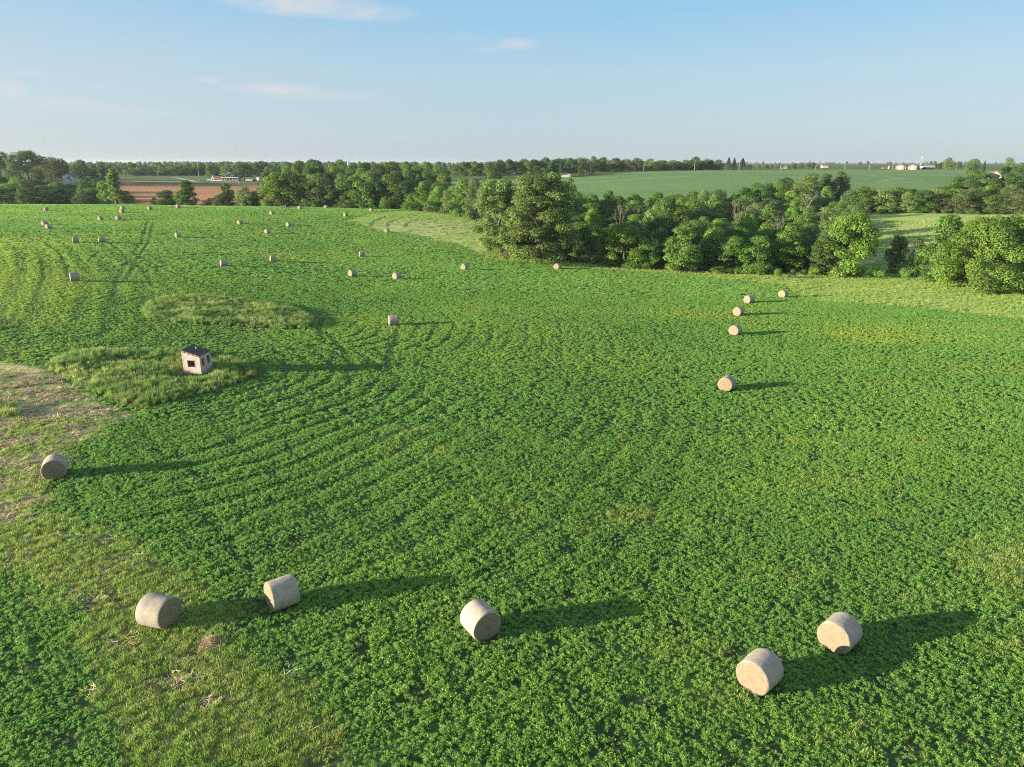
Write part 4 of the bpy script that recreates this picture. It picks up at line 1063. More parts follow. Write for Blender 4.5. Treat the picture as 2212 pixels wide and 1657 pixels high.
def make_bales():
    global WRAP, ENDM
    WRAP, ENDM = bale_materials()
    protos = []
    for s in range(4): protos.append(bale_meshes(100 + s))
    for i, (x, y, az, label) in enumerate(BALE_DATA):
        wrap, ends = protos[i % 4]
        o = thing('hay_bale', (x, y, Hs(x, y) - .03), label, 'hay bale', 'round bales lying over the field', -az)
        # lie along the slope
        e = .7; ca, sa = math.cos(az), math.sin(az)
        sl = math.atan((Hs(x + sa * e, y + ca * e) - Hs(x - sa * e, y - ca * e)) / (2 * e))
        o.rotation_euler = (sl, random.uniform(-.02, .02), -az)
        link('net_wrap', wrap, o)
        for me in ends: link('end_face', me, o, (0, 0, BD / 2 * .93))

# ================================================================== BRICK HUT
SHED = [0, 0, 0, 2.0, 1.7]
def survey_shed():
    A = unp(397.7, 806); B = unp(435.4, 809); C = unp(458.5, 797)
    az = math.atan2(B[1] - A[1], B[0] - A[0])
    SHED[:] = [A[0], A[1], az, math.hypot(B[0] - A[0], B[1] - A[1]), math.hypot(C[0] - B[0], C[1] - B[1])]
    print('shed', SHED)
def hut():
    x, y, az, W, D = SHED
    z = min(Hs(x, y), Hs(x + W * math.cos(az), y + W * math.sin(az)))
    Y0 = y + W / 2 * math.sin(az)
    hi = ztop(757.5, Y0) - z; lo = ztop(769.5, y + W * math.sin(az)) - z
    print('hut', W, D, hi, lo)
    o = thing('brick_hut', (x, y, z), 'small pale brick hut with dark sloping roof standing in tall grass', 'hut', rz=az)
    m = bpy.data.materials.new('pale_brick'); m.use_nodes = True; nt = m.node_tree; b = nt.nodes['Principled BSDF']; b.inputs['Roughness'].default_value = .85
    tc = nt.nodes.new('ShaderNodeTexCoord'); br = nt.nodes.new('ShaderNodeTexBrick'); sx = nt.nodes.new('ShaderNodeSeparateXYZ'); cb = nt.nodes.new('ShaderNodeCombineXYZ'); ad = nt.nodes.new('ShaderNodeMath')
    nt.links.new(tc.outputs['Object'], sx.inputs[0]); nt.links.new(sx.outputs['X'], ad.inputs[0]); nt.links.new(sx.outputs['Y'], ad.inputs[1])
    nt.links.new(ad.outputs[0], cb.inputs[0]); nt.links.new(sx.outputs['Z'], cb.inputs[1]); nt.links.new(cb.outputs[0], br.inputs['Vector'])
    br.inputs['Scale'].default_value = 1; br.inputs['Brick Width'].default_value = .30; br.inputs['Row Height'].default_value = .13; br.inputs['Mortar Size'].default_value = .012
    br.inputs['Color1'].default_value = (.56, .45, .385, 1); br.inputs['Color2'].default_value = (.49, .385, .325, 1); br.inputs['Mortar'].default_value = (.36, .31, .28, 1)
    nz = nt.nodes.new('ShaderNodeTexNoise'); nz.inputs['Scale'].default_value = 2.5; nz.inputs['Detail'].default_value = 6; nt.links.new(tc.outputs['Object'], nz.inputs['Vector'])
    mr = nt.nodes.new('ShaderNodeMapRange'); mr.inputs['To Min'].default_value = .7; mr.inputs['To Max'].default_value = 1.3; nt.links.new(nz.outputs['Fac'], mr.inputs['Value'])
    mx = nt.nodes.new('ShaderNodeMix'); mx.data_type = 'RGBA'; mx.blend_type = 'MULTIPLY'; mx.inputs['Factor'].default_value = 1
    nt.links.new(br.outputs['Color'], mx.inputs['A']); nt.links.new(mr.outputs[0], mx.inputs['B']); nt.links.new(mx.outputs['Result'], b.inputs['Base Color'])
    t = .14
    # roof plane: high at the far left corner, low toward the front right
    hx = lambda u, v: hi + (lo - hi) * (.72 * u / W + .28 * (1 - v / D)) + .0
    def zt(u, v): return hi - (hi - lo) * u / W
    mb = MB()
    def wall(u0, v0, u1, v1, openings, inward):
        """wall from (u0,v0) to (u1,v1) with rectangular openings (a, b, z0, z1) along its length"""
        ln = math.hypot(u1 - u0, v1 - v0); cuts = sorted({0, ln} | {q for op in openings for q in op[:2]})
        P = lambda s, q: (u0 + (u1 - u0) * s / ln + inward[0] * q, v0 + (v1 - v0) * s / ln + inward[1] * q)
        def slab(a, c, za, zb_):
            V = []
            for s in (a, c):
                for q in (0, t):
                    p = P(s, q)
                    V += [(p[0], p[1], za), (p[0], p[1], zt(*p) - .02 if zb_ is None else zb_)]
            mb.add(V, [(0, 1, 5, 4), (2, 6, 7, 3), (0, 2, 3, 1), (4, 5, 7, 6), (1, 3, 7, 5), (0, 4, 6, 2)])
        for a, c in zip(cuts[:-1], cuts[1:]):
            op = [q for q in openings if q[0] <= a + 1e-6 and q[1] >= c - 1e-6]
            if op: slab(a, c, -.3, op[0][2]); slab(a, c, op[0][3], None)
            else: slab(a, c, -.3, None)
    h = lo
    wall(0, 0, W, 0, [(W * .28, W * .66, h * .40, h * .74)], (0, 1))
    wall(W - 0, t, W, D - t, [((D - 2 * t) * .14, (D - 2 * t) * .34, h * .42, h * .80), ((D - 2 * t) * .66, (D - 2 * t) * .88, h * .42, h * .82)], (-1, 0))
    wall(0, D, W, D, [], (0, -1))
    wall(0, t, 0, D - t, [], (1, 0))
    mb.build('wall', m, o)
    dk = mat('old_window_frame', (.12, .085, .06), .8, (20, .4))
    def frame(pts3, wd, name='window_frame'):
        f = MB()
        for p, q in zip(pts3, pts3[1:] + pts3[:1]): f.tube([p, q], wd, 4)
        return f.build(name, dk, o)
    fr = lambda a, c, z0, z1, fn: [fn(a, z0), fn(c, z0), fn(c, z1), fn(a, z1)]
    frame(fr(W * .28, W * .66, h * .40, h * .74, lambda s, q: (s, -.005, q)), .022)
    for a, c, top in ((.14, .34, .80), (.66, .88, .82)):
        frame(fr(t + (D - 2 * t) * a, t + (D - 2 * t) * c, h * .42, h * top, lambda s, q: (W + .005, s, q)), .022)
    # a corner column of darker tile ends
    f = MB()
    for k in range(int((hi - .25) / .11)): f.box(.10, .16, -.006, .05, .05 + k * .11, .10 + k * .11)
    for k in range(int((h * .44) / .10)): f.box(W * .70, W * .745, -.006, .05, h * .38 + k * .10, h * .38 + .05 + k * .10)
    f.build('tile_edge', mat('dark_tile', (.13, .085, .065), .8), o)
    # roof sheet with eaves and tin ribs
    rf = MB(); e = .05
    corners = [(-e, -e), (W + e, -e), (W + e, D + e), (-e, D + e)]
    ext = lambda u: hi - (hi - lo) * u / W
    rf.add([(u, v, ext(u)) for u, v in corners] + [(u, v, ext(u) + .05) for u, v in corners], [(3, 2, 1, 0), (4, 5, 6, 7), (0, 1, 5, 4), (1, 2, 6, 5), (2, 3, 7, 6), (3, 0, 4, 7)])
    for k in range(9):
        u = -e + (W + 2 * e) * (k + .5) / 9
        rf.add([(u - .02, -e, ext(u) + .048), (u + .02, -e, ext(u) + .048), (u + .02, D + e, ext(u) + .048), (u - .02, D + e, ext(u) + .048), (u - .02, -e, ext(u) + .068), (u + .02, -e, ext(u) + .066), (u + .02, D + e, ext(u) + .066), (u - .02, D + e, ext(u) + .068)],
               [(3, 2, 1, 0), (4, 5, 6, 7), (0, 1, 5, 4), (1, 2, 6, 5), (2, 3, 7, 6), (3, 0, 4, 7)])
    roof = rf.build('roof', mat('dark_roofing', (.085, .062, .064), .75, (5, .4), .2), o)
    vp = MB(); u, v = W * .45, D * .62
    vp.tube([(u, v, ext(u) + .05), (u, v, ext(u) + .22)], .045, 8); vp.tube([(u, v, ext(u) + .22), (u, v, ext(u) + .27), (u, v, ext(u) + .30)], [.085, .085, .03], 8)
    vp.build('vent_pipe', mat('white_vent', (.75, .75, .73), .5), roof)
    # weathered boards under the eaves
    ev = MB()
    for k in range(14):
        u = W * (k + .5) / 14; ev.box(u - .03, u + .02, -.02, -.001, ext(u) - .16 - .04 * (k % 3), ext(u) - .03)
    ev.build('eave_board', mat('peeling_board', (.10, .08, .07), .9), o)
    fl = MB().box(t, W - t, t, D - t, -.3, .05); fl.build('floor_slab', mat('concrete', (.22, .2, .18), .9, (5, .3)), o)

# ================================================================== FARMS, POLES, SMALL THINGS
WHITE = mat('white_paint', (.52, .515, .50), .6, (3, .06)); NAVY = mat('navy_siding', (.035, .048, .075), .6, (4, .2)); ROOFD = mat('grey_shingle', (.075, .075, .08), .8, (6, .3))
TAN = mat('tan_steel', (.25, .19, .125), .6, (2, .08)); GREYROOF = mat('grey_steel_roof', (.24, .25, .265), .5, (2, .1)); GLASS = mat('dark_glass', (.02, .025, .03), .08, spec=.6)
POLEM = mat('weathered_pole', (.32, .30, .28), .9, (5, .3)); GRAVEL = mat('pale_gravel', (.38, .355, .32), .95, (1.5, .15), .2, coord='Object'); BRICK = mat('red_brick', (.15, .105, .085), .85, (8, .3))
BROWNR = mat('brown_roof', (.17, .10, .08), .8, (5, .3)); DARKP = mat('dark_paint', (.012, .013, .018), .35, spec=.5); RUB = mat('rubber', (.015, .015, .015), .9); STEEL = mat('galvanised', (.40, .42, .44), .45, (3, .1), metal=.2)
LAMP = mat('headlamp_glass', (.85, .86, .88), .05, spec=.8)

def at_box(px, Y): x, y, z = at(px, Y); return x, y, z, (Y * CP + (CZ - z) * SP) / F
def gable(mb, x0, x1, y0, y1, z1, rise, ov=.3, th=.14, ridge='y'):
    """two roof slopes over a rectangle"""
    z1 += .004
    if ridge == 'y':
        xm = (x0 + x1) / 2; s = rise / (xm - x0); q = z1 - ov * s
        mb.prism([(x0 - ov, q), (xm, z1 + rise), (x1 + ov, q), (x1 + ov, q + th), (xm, z1 + rise + th), (x0 - ov, q + th)], y0 - ov, y1 + ov, 'y')
    else:
        ym = (y0 + y1) / 2; s = rise / (ym - y0); q = z1 - ov * s
        mb.prism([(y0 - ov, q), (ym, z1 + rise), (y1 + ov, q), (y1 + ov, q + th), (ym, z1 + rise + th), (y0 - ov, q + th)], x0 - ov, x1 + ov, 'x')
def house_walls(mb, x0, x1, y0, y1, z1, rise, ridge='y'):
    mb.box(x0, x1, y0, y1, -.8, z1)
    if ridge == 'y': mb.prism([(x0, z1 + .001), ((x0 + x1) / 2, z1 + rise), (x1, z1 + .001)], y0, y1, 'y')
    else: mb.prism([(y0, z1 + .001), ((y0 + y1) / 2, z1 + rise), (y1, z1 + .001)], x0, x1, 'x')
def window(parent, x0, x1, z0, z1, y, axis='y'):
    f = MB().box(x0 - .12, x1 + .12, y - .06, y + .05, z0 - .12, z1 + .12); o = f.build('window', WHITE, parent)
    MB().box(x0, x1, y - .09, y - .065, z0, z1).build('pane', GLASS, o); return o

def farmhouse():
    x, y, z, s = at_box(497.5, 672)
    o = thing('farmhouse', (x, y, z - .1), 'navy farmhouse with white wrap-around porch on the lawn behind the brown field', 'house')
    # main block and its front gable, ridge running away from the porch
    mb = MB(); house_walls(mb, -3.6, 3.6, 1, 10, 5.0, 2.3); mb.build('wall', NAVY, o)
    r = MB(); gable(r, -3.6, 3.6, 1, 10, 5.0, 2.3, .45); rf = r.build('roof', ROOFD, o)
    MB().box(-3.0, -2.4, 5, 5.6, 5.6, 7.9).build('chimney', WHITE, rf)
    for a in (-2.5, .7): window(o, a, a + 1.8, 3.8, 4.9, .98)
    b = MB()
    for sg in (-1, 1): b.tube([(sg * 4.05, .5, 4.95), (0, .5, 7.55)], .12, 4)
    b.build('gable_board', WHITE, o)
    # porch
    p = MB().box(-7.4, 8.0, -2.2, 1.2, 3.05, 3.45); p.box(-7.2, 7.8, -2.0, 1.0, 3.45, 3.6); p.build('porch_roof', WHITE, o)
    MB().box(-7.3, 7.9, -2.0, 1.0, -.8, .55).build('porch_floor', mat('porch_skirt', (.20, .20, .19), .8), o)
    c = MB()
    for i in range(7): u = -7.1 + 14.8 * i / 6; c.box(u - .13, u + .13, -1.95, -1.69, .551, 3.049)
    c.build('porch_post', WHITE, o)
    rl = MB()
    for a, e in ((-7.0, -2.2), (1.4, 7.6)):
        rl.box(a, e, -1.86, -1.80, 1.38, 1.48)
        k = a + .15
        while k < e: rl.box(k - .04, k + .04, -1.85, -1.81, .555, 1.38); k += .3
    rl.build('porch_railing', WHITE, o)
    MB().box(-6.8, 7.4, 1.0, 3.0, -.8, 3.04).build('ground_floor', mat('grey_siding', (.16, .17, .19), .8), o)
    for a in (-5.6, -3.2, 2.6, 4.4, 6.0): window(o, a, a + 1.1, 1.3, 2.6, .97)
    MB().box(-.5, .6, .93, .998, .56, 2.75).build('door', mat('door_red', (.16, .04, .03), .6), o)
    st = MB()
    for k in range(3): st.box(-1.1, 1.4, -2.9 + k * .3, -2.01, -.6 + k * .35, -.25 + k * .35)
    st.build('porch_step', WHITE, o)
    # side wing of windows and its little gabled porch
    MB().box(-15.2, -7.45, .2, 5, -.8, 3.3).build('side_wing', WHITE, o)
    g = MB(); gable(g, -15.2, -7.45, .2, 5, 3.3, 1.2, .3, .14, 'x'); g.build('wing_roof', BROWNR, o)
    for k in range(4): window(o, -14.6 + k * 1.8, -13.5 + k * 1.8, 1.3, 2.7, .18)
    e = MB(); house_walls(e, -18.2, -15.6, 1.5, 5, 3.2, 2.2); e.build('gabled_entry', WHITE, o)
    g = MB(); gable(g, -18.2, -15.6, 1.5, 5, 3.2, 2.2, .2, .12); g.build('entry_roof', WHITE, o)
    window(o, -17.6, -16.9, 1.2, 2.4, 1.48); window(o, -16.7, -16.1, 1.2, 2.4, 1.48)
    # yard fence
    x2, y2, z2 = at(446.5 + 5, 676)
    fence('picket_fence', (at(446.5, 676)[:2], at(463, 676)[:2]), 1.25, 'white board fence at the left side of the farmhouse', solid=True)
    # navy garage
    x, y, z, s = at_box(564, 690)
    o = thing('garage', (x, y, z), 'navy garage with white front half hidden by the tree line', 'garage')
    mb = MB(); house_walls(mb, -1.8, 7, 0, 9, 3.6, 2.1); mb.build('wall', NAVY, o)
    r = MB(); gable(r, -1.8, 7, 0, 9, 3.6, 2.1, .4); r.build('roof', ROOFD, o)
    MB().box(-4.4, -1.85, .3, 6, -.5, 3.4).build('side_bay', WHITE, o)
    MB().box(-4.0, -2.3, .22, .29, 0, 2.7).build('door', mat('white_door', (.8, .8, .78), .5), o)

def fence(name, ends, h, label, solid=False, n=None, m=None):
    (x0, y0), (x1, y1) = ends; ln = math.hypot(x1 - x0, y1 - y0); n = n or max(2, int(ln / 2.6))
    o = thing(name, (x0, y0, Hs(x0, y0)), label, 'fence'); z0 = Hs(x0, y0)
    P = [(x0 + (x1 - x0) * i / n, y0 + (y1 - y0) * i / n) for i in range(n + 1)]
    L = [Vector((a - x0, b - y0, Hs(a, b) - z0)) for a, b in P]
    for v in L: MB().box(v.x - .07, v.x + .07, v.y - .07, v.y + .07, v.z - .3, v.z + h).build('fence_post', m or WHITE, o)
    r = MB()
    for zz in ([.3, .62, .95, 1.15] if solid else [.45, .85, 1.2]):
        for a, b in zip(L[:-1], L[1:]): r.tube([a + Vector((0, -.1, zz * h / 1.25)), b + Vector((0, -.1, zz * h / 1.25))], .14 if solid else .075, 4)
    r.build('fence_rail', m or WHITE, o)
    return o

def white_house():
    x, y, z, s = at_box(148.5, 572)
    o = thing('white_house', (x, y, z), 'white gabled house among dark trees on the left rise', 'house', rz=R(12))
    mb = MB(); house_walls(mb, -3.9, 3.9, 0, 9, 5.6, 2.2); mb.build('wall', WHITE, o)
    r = MB(); gable(r, -3.9, 3.9, 0, 9, 5.6, 2.2, .45); r.build('roof', ROOFD, o)
    window(o, .2, 1.3, 3.9, 5.4, -.02)
    e = MB(); house_walls(e, -3.0, 1.8, -2.6, -.05, 3.2, 1.2); e.build('entry', WHITE, o)
    g = MB(); gable(g, -3.0, 1.8, -2.6, -.05, 3.2, 1.2, .3, .14); g.build('entry_roof', ROOFD, o)

def ridge_buildings():
    x, y, z, s = at_box(1214.5, 640)
    o = thing('low_shed', (x, y, z), 'long low white building at the edge of the ridge wood', 'building')
    house = MB(); house.box(-4.2, 3.0, 0, 5, -.8, 2.1); house.build('wall', WHITE, o)
    g = MB(); gable(g, -4.2, 3.0, 0, 5, 2.1, .9, .3, .14, 'x'); g.build('roof', BROWNR, o)
    e = MB(); house_walls(e, 3.05, 7.4, -.6, 5.6, 2.0, .9); e.build('end_bay', WHITE, o)
    g = MB(); gable(g, 3.05, 7.4, -.6, 5.6, 2.0, .9, .2, .12); g.build('end_roof', GREYROOF, o)
    window(o, 5.6, 6.6, .8, 1.6, -.62)
    x, y, z, s = at_box(1260, 668)
    o = thing('brick_house', (x, y, z), 'small red brick house half hidden by trees beside the tallest pole', 'house')
    mb = MB(); house_walls(mb, -2.2, 2.2, 0, 6, 3.4, 2.2); mb.build('wall', BRICK, o)
    g = MB(); gable(g, -2.2, 2.2, 0, 6, 3.4, 2.2, .3); g.build('roof', BROWNR, o)
    window(o, -.5, .5, 1.0, 2.4, -.02)
    # the barns on the right skyline
    def barn(px, Y, w, d, h, rise, label, rz=0):
        x, y, z, s = at_box(px, Y)
        o = thing('steel_barn', (x, y, z), label, 'barn', rz=rz)
        mb = MB(); house_walls(mb, -w / 2, w / 2, 0, d, h, rise); mb.build('wall', TAN, o)
        g = MB(); gable(g, -w / 2, w / 2, 0, d, h, rise, .3, .16); g.build('roof', GREYROOF, o)
        MB().box(-1.4, 1.6, -.06, -.005, 0, h * .8).build('door', WHITE, o)
        MB().box(w / 2 + .01, w / 2 + .08, d * .25, d * .6, 0, h * .85).build('side_opening', GLASS, o)
        return o
    barn(1942.5, 800, 8.5, 17, 3.4, 1.7, 'left tan steel barn with grey side on the right skyline', R(-38))
    barn(1969, 795, 8.5, 19, 3.4, 1.7, 'right tan steel barn below the grain elevator', R(-38))
    x, y, z, s = at_box(1996, 815)
    o = thing('hoop_barn', (x, y, z), 'white round topped hoop barn right of the tan barns', 'barn')
    A = [(math.cos(t) * 3.4, math.sin(t) * 3.3) for t in np.linspace(0, math.pi, 15)]; Bq = [(math.cos(t) * 2.9, math.sin(t) * 2.8) for t in np.linspace(math.pi, 0, 15)]
    MB().prism(A + Bq, 0, .5).build('front_arch', WHITE, o)
    MB().prism(A + [(p[0] * .985, p[1] * .985) for p in A[::-1]], .51, 12).build('cover', mat('white_cover', (.66, .66, .64), .6), o)
    MB().prism([(p[0] * .97, p[1] * .97) for p in A], 6, 6.2).build('back_wall', DARKP, o)
    x, y, z, s = at_box(2009, 820)
    o = thing('tan_house', (x, y, z), 'small tan house right of the hoop barn', 'house')
    mb = MB(); house_walls(mb, -5, 5, 0, 7, 2.3, 1.6, 'x'); mb.build('wall', TAN, o)
    g = MB(); gable(g, -5, 5, 0, 7, 2.3, 1.6, .4, .14, 'x'); g.build('roof', mat('pale_roof', (.40, .37, .35), .7), o)
    window(o, 1.5, 2.6, .9, 1.9, -.02)
    # grain elevator leg
    x, y, z, s = at_box(1985.5, 840); zt_ = ztop(339.5, 840) - z
    o = thing('grain_elevator', (x, y, z), 'tall white grain elevator leg with sloping spout above the barns', 'grain elevator')
    t = MB()
    for dx, dy in ((-.6, 0), (.6, 0), (-.6, 1.2), (.6, 1.2)): t.tube([(dx, dy, -.3), (dx + 1.3, dy, zt_ - .8)], .12, 5)
    for k in range(9): zz = 1 + k * (zt_ - 2) / 9; q = 1.3 * zz / zt_; t.tube([(-.6 + q, 0, zz), (.6 + q, 0, zz + 1)], .09, 4); t.tube([(.6 + q, 1.2, zz), (-.6 + q, 1.2, zz + 1)], .09, 4)
    t.build('tower', STEEL, o)
    MB().box(.9, 1.9, .1, 1.1, zt_ - .8, zt_ + .3).build('head', WHITE, o)
    MB().tube([(1.3, .6, zt_ - .6), (-6.5, .6, 2.2)], .2, 6).build('spout', STEEL, o)
    b = MB(); b.tube([(-4.5, 3, -.2), (-4.5, 3, 3.6)], 2.2, 14); b.tube([(-4.5, 3, 3.6), (-4.5, 3, 4.9)], [2.3, .3], 14); b.build('bin', STEEL, o)
    # gabled house at the far right
    x, y, z, s = at_box(2146, 560); o = thing('gabled_house', (x, y, z), 'brown roofed house with white gable above the right bank', 'house', rz=R(-25))
    mb = MB(); house_walls(mb, -4.2, 4.2, 0, 9, 4.4, 3.6); mb.build('wall', mat('cream_wall', (.58, .52, .46), .7), o)
    g = MB(); gable(g, -4.2, 4.2, 0, 9, 4.4, 3.6, .5, .18); g.build('roof', BROWNR, o)
    window(o, -.7, .7, 4.6, 6.0, -.02); window(o, -3, -1.8, 1.4, 2.8, -.02)
    # white tank, wagon
    x, y, z, s = at_box(1918.7, 860); o = thing('storage_tank', (x, y, z), 'small upright white tank left of the barns', 'tank')
    MB().tube([(0, 0, -.2), (0, 0, 3.0)], .95, 14).build('shell', WHITE, o); MB().tube([(0, 0, 3.0), (0, 0, 3.5)], [.97, .2], 14).build('lid', WHITE, o)
    x, y, z, s = at_box(1908.5, 790); o = thing('grain_wagon', (x, y, z), 'small orange wagon at the field edge left of the barns', 'wagon')
    MB().prism([(-1.9, 1.0), (-2.2, 2.1), (2.2, 2.1), (1.9, 1.0)], 0, 1.8).build('box', mat('orange_paint', (.55, .24, .06), .6), o)
    for u in (-1.3, 1.3):
        for v in (-.1, 1.7): MB().tube([(u, v, .5), (u, v + .22, .5)], .5, 12).build('wheel', RUB, o)
    # far farm buildings on the horizon
    for px, Y, w, h, nm, label, mm in ((1695, 1150, 6, 3, 'small_house', 'tiny pink white house on the flat skyline among small trees', WHITE), (1782, 1300, 10, 3, 'small_house', 'tiny white farm roofs on the flat skyline', WHITE),
                                       (826, 1500, 12, 7, 'small_house', 'tiny white farmhouse on the horizon above the tree line', WHITE), (640, 1700, 16, 5, 'small_house', 'tiny pale farm shed on the left horizon', GREYROOF)):
        x, y, z, s = at_box(px, Y); o = thing(nm, (x, y, z + (6 if px < 900 else 0)), label, 'house')
        mb = MB(); house_walls(mb, -w / 2, w / 2, 0, 8, h, 1.6, 'x'); mb.box(-w / 2 + .1, w / 2 - .1, .1, 7.9, -9, -.8); mb.build('wall', mm, o)
        g = MB(); gable(g, -w / 2, w / 2, 0, 8, h, 1.6, .3, .16, 'x'); g.build('roof', mat('far_roof', (.35, .2, .17) if px > 1600 else (.45, .45, .45), .7), o)
    x, y, z, s = at_box(753, 1400); o = thing('silo', (x, y, z), 'tiny white silo on the horizon above the tree line', 'silo')
    MB().tube([(0, 0, -1), (0, 0, 13)], 1.8, 16).build('shell', WHITE, o); MB().tube([(0, 0, 13), (0, 0, 14.2), (0, 0, 14.8)], [1.85, 1.2, .2], 16).build('dome', STEEL, o)

def poles():
    L = [(1209.6, 374.7, 353.2, 'leftmost of the ridge poles, before dark trees'), (1268.2, 372.5, 347.8, 'tallest pole standing beside the brick house'), (1301.5, 370.6, 358, 'short pole with a transformer on the ridge'),
         (1390, 367.3, 346.5, 'pole on the crest in the middle of the ridge wood'), (1499.3, 366.8, 346.5, 'pole before the right end of the ridge wood'), (1595.4, 365.8, 346.5, 'pole between the pointed spruces'),
         (1685, 365.9, 349.5, 'pole left of the tiny pink white house'), (1760.7, 366, 357, 'short pole left of the small skyline trees end'), (1770.5, 365.5, 347.6, 'thin pole left of the flying bird'), (1823.5, 365.6, 349, 'thin pole below the flying bird'),
         (1877, 365.5, 349.5, 'thin pole between the bird and the barns'), (1927, 365.8, 344.5, 'tall pale pole left of the tan barns'), (2041.5, 365.8, 353, 'pole leaning right of the hoop barn'), (2063.7, 366.4, 352, 'pole beside the small dark skyline tree'),
         (430.7, 390.8, 353, 'tall pole left of the farmhouse lawn'), (342.7, 389.8, 369, 'pole on the grass bank above the brown field'), (531.3, 390.5, 375, 'pole right of the farmhouse porch'), (1023.8, 379, 354.5, 'pole behind the white rail fence')]
    for px, pb, pt, label in L:
        x, y = unp(px, pb)
        if y > 900 or y < 450: x, y, _ = at(px, 780 if px > 1150 else 640)
        z = Hs(x, y); h = ztop(pt, y) - z
        o = thing('utility_pole', (x, y, z), 'wooden utility ' + label if not label.startswith('pole') else 'wooden utility ' + label, 'pole', 'utility poles along the roads', random.uniform(-.3, .3))
        MB().tube([(0, 0, -.6), (0, 0, h * .5), (.04, 0, h)], [.22, .19, .15], 7).build('pole', POLEM, o)
        a = MB(); a.box(-1.25, 1.25, -.2, -.08, h - .75, h - .5); a.build('crossarm', POLEM, o)
        if 'transformer' in label: MB().tube([(.45, -.1, h - 2.6), (.45, -.1, h - 1.5)], .32, 10).build('transformer', STEEL, o)
        i_ = MB()
        for u in (-1.1, -.4, .4, 1.1): i_.tube([(u, -.14, h - .5), (u, -.14, h - .25)], .07, 6)
        i_.build('insulator', STEEL, o)

def vehicles():
    # dark off-roader parked at the far field edge, seen from its front
    x, y = unp(618.3, 449.4); z = Hs(x, y)
    print('vehicle at', x, y)
    def car(x, y, rz, label, name='off_road_vehicle', cat='vehicle', L=4.0, W=1.75):
        o = thing(name, (x, y, Hs(x, y) + .12), label, cat, None, rz)
        w = W / 2
        b = MB(); b.prism([(-L * .5, .45), (-L * .5, 1.0), (-L * .46, 1.08), (-L * .2, 1.14), (L * .5, 1.14), (L * .5, .45)], -w, w, 'x')   # y along the length via axis x
        b.build('body', DARKP, o)
        c = MB(); q = w * .86
        c.add([(-w * .98, -L * .18, 1.141), (w * .98, -L * .18, 1.141), (w * .98, L * .47, 1.141), (-w * .98, L * .47, 1.141), (-q, -L * .08, 1.80), (q, -L * .08, 1.80), (q, L * .45, 1.80), (-q, L * .45, 1.80)],
              [(3, 2, 1, 0), (4, 5, 6, 7), (0, 1, 5, 4), (1, 2, 6, 5), (2, 3, 7, 6), (3, 0, 4, 7)]); c.build('cab', DARKP, o)
        ws = MB(); ws.add([(-w * .86, -L * .183, 1.2), (w * .86, -L * .183, 1.2), (q * .9, -L * .1, 1.72), (-q * .9, -L * .1, 1.72)], [(0, 1, 2, 3)])
        ws.add([(-w * .86, -L * .183 + .03, 1.2), (w * .86, -L * .183 + .03, 1.2), (q * .9, -L * .1 + .03, 1.72), (-q * .9, -L * .1 + .03, 1.72)], [(3, 2, 1, 0)])
        ws.build('windshield', GLASS, o)
        for sx in (-1, 1):
            MB().tube([(sx * w * .62, -L * .5 - .05, .86), (sx * w * .62, -L * .5 + .02, .86)], .17, 12).build('headlight', LAMP, o)
            for sy in (-.33, .34):
                wh = MB(); wh.tube([(sx * (w - .16), L * sy, .40), (sx * (w + .06), L * sy, .40)], .40, 16); t = wh.build('wheel', RUB, o)
                MB().tube([(sx * (w + .05), L * sy, .40), (sx * (w + .075), L * sy, .40)], .2, 12).build('rim', STEEL, t)
        MB().box(-w, w, -L * .5 - .1, -L * .5 - .001, .42, .62).build('bumper', RUB, o)
        return o
    car(x, y, R(-8), 'dark off-road vehicle facing the camera at the tree line edge of the field')
    x, y, z = at(551.5, 664); car(x, y, R(82), 'dark pickup parked sideways before the navy garage', 'parked_pickup', 'pickup', 5.2, 1.9)
    # trailer with pale tarpaulined load beside it
    x, y, z = at(537.5, 662); o = thing('farm_trailer', (x, y, z), 'white loaded trailer between the farmhouse and the dark pickup', 'trailer')
    MB().box(-3.2, 3.2, 0, 1.8, .55, .8).build('bed', STEEL, o)
    ld = MB()
    g = random.Random(5)
    for k in range(9): u = -2.9 + k * .68; hh = g.uniform(.6, 1.7); ld.box(u, u + .55, .2, 1.6, .801, .8 + hh)
    ld.build('load', WHITE, o)
    for u in (-1.9, -1.0, 1.4):
        for v in (-.15, 1.8): MB().tube([(u, v, .4), (u, v + .2, .4)], .4, 12).build('wheel', RUB, o)

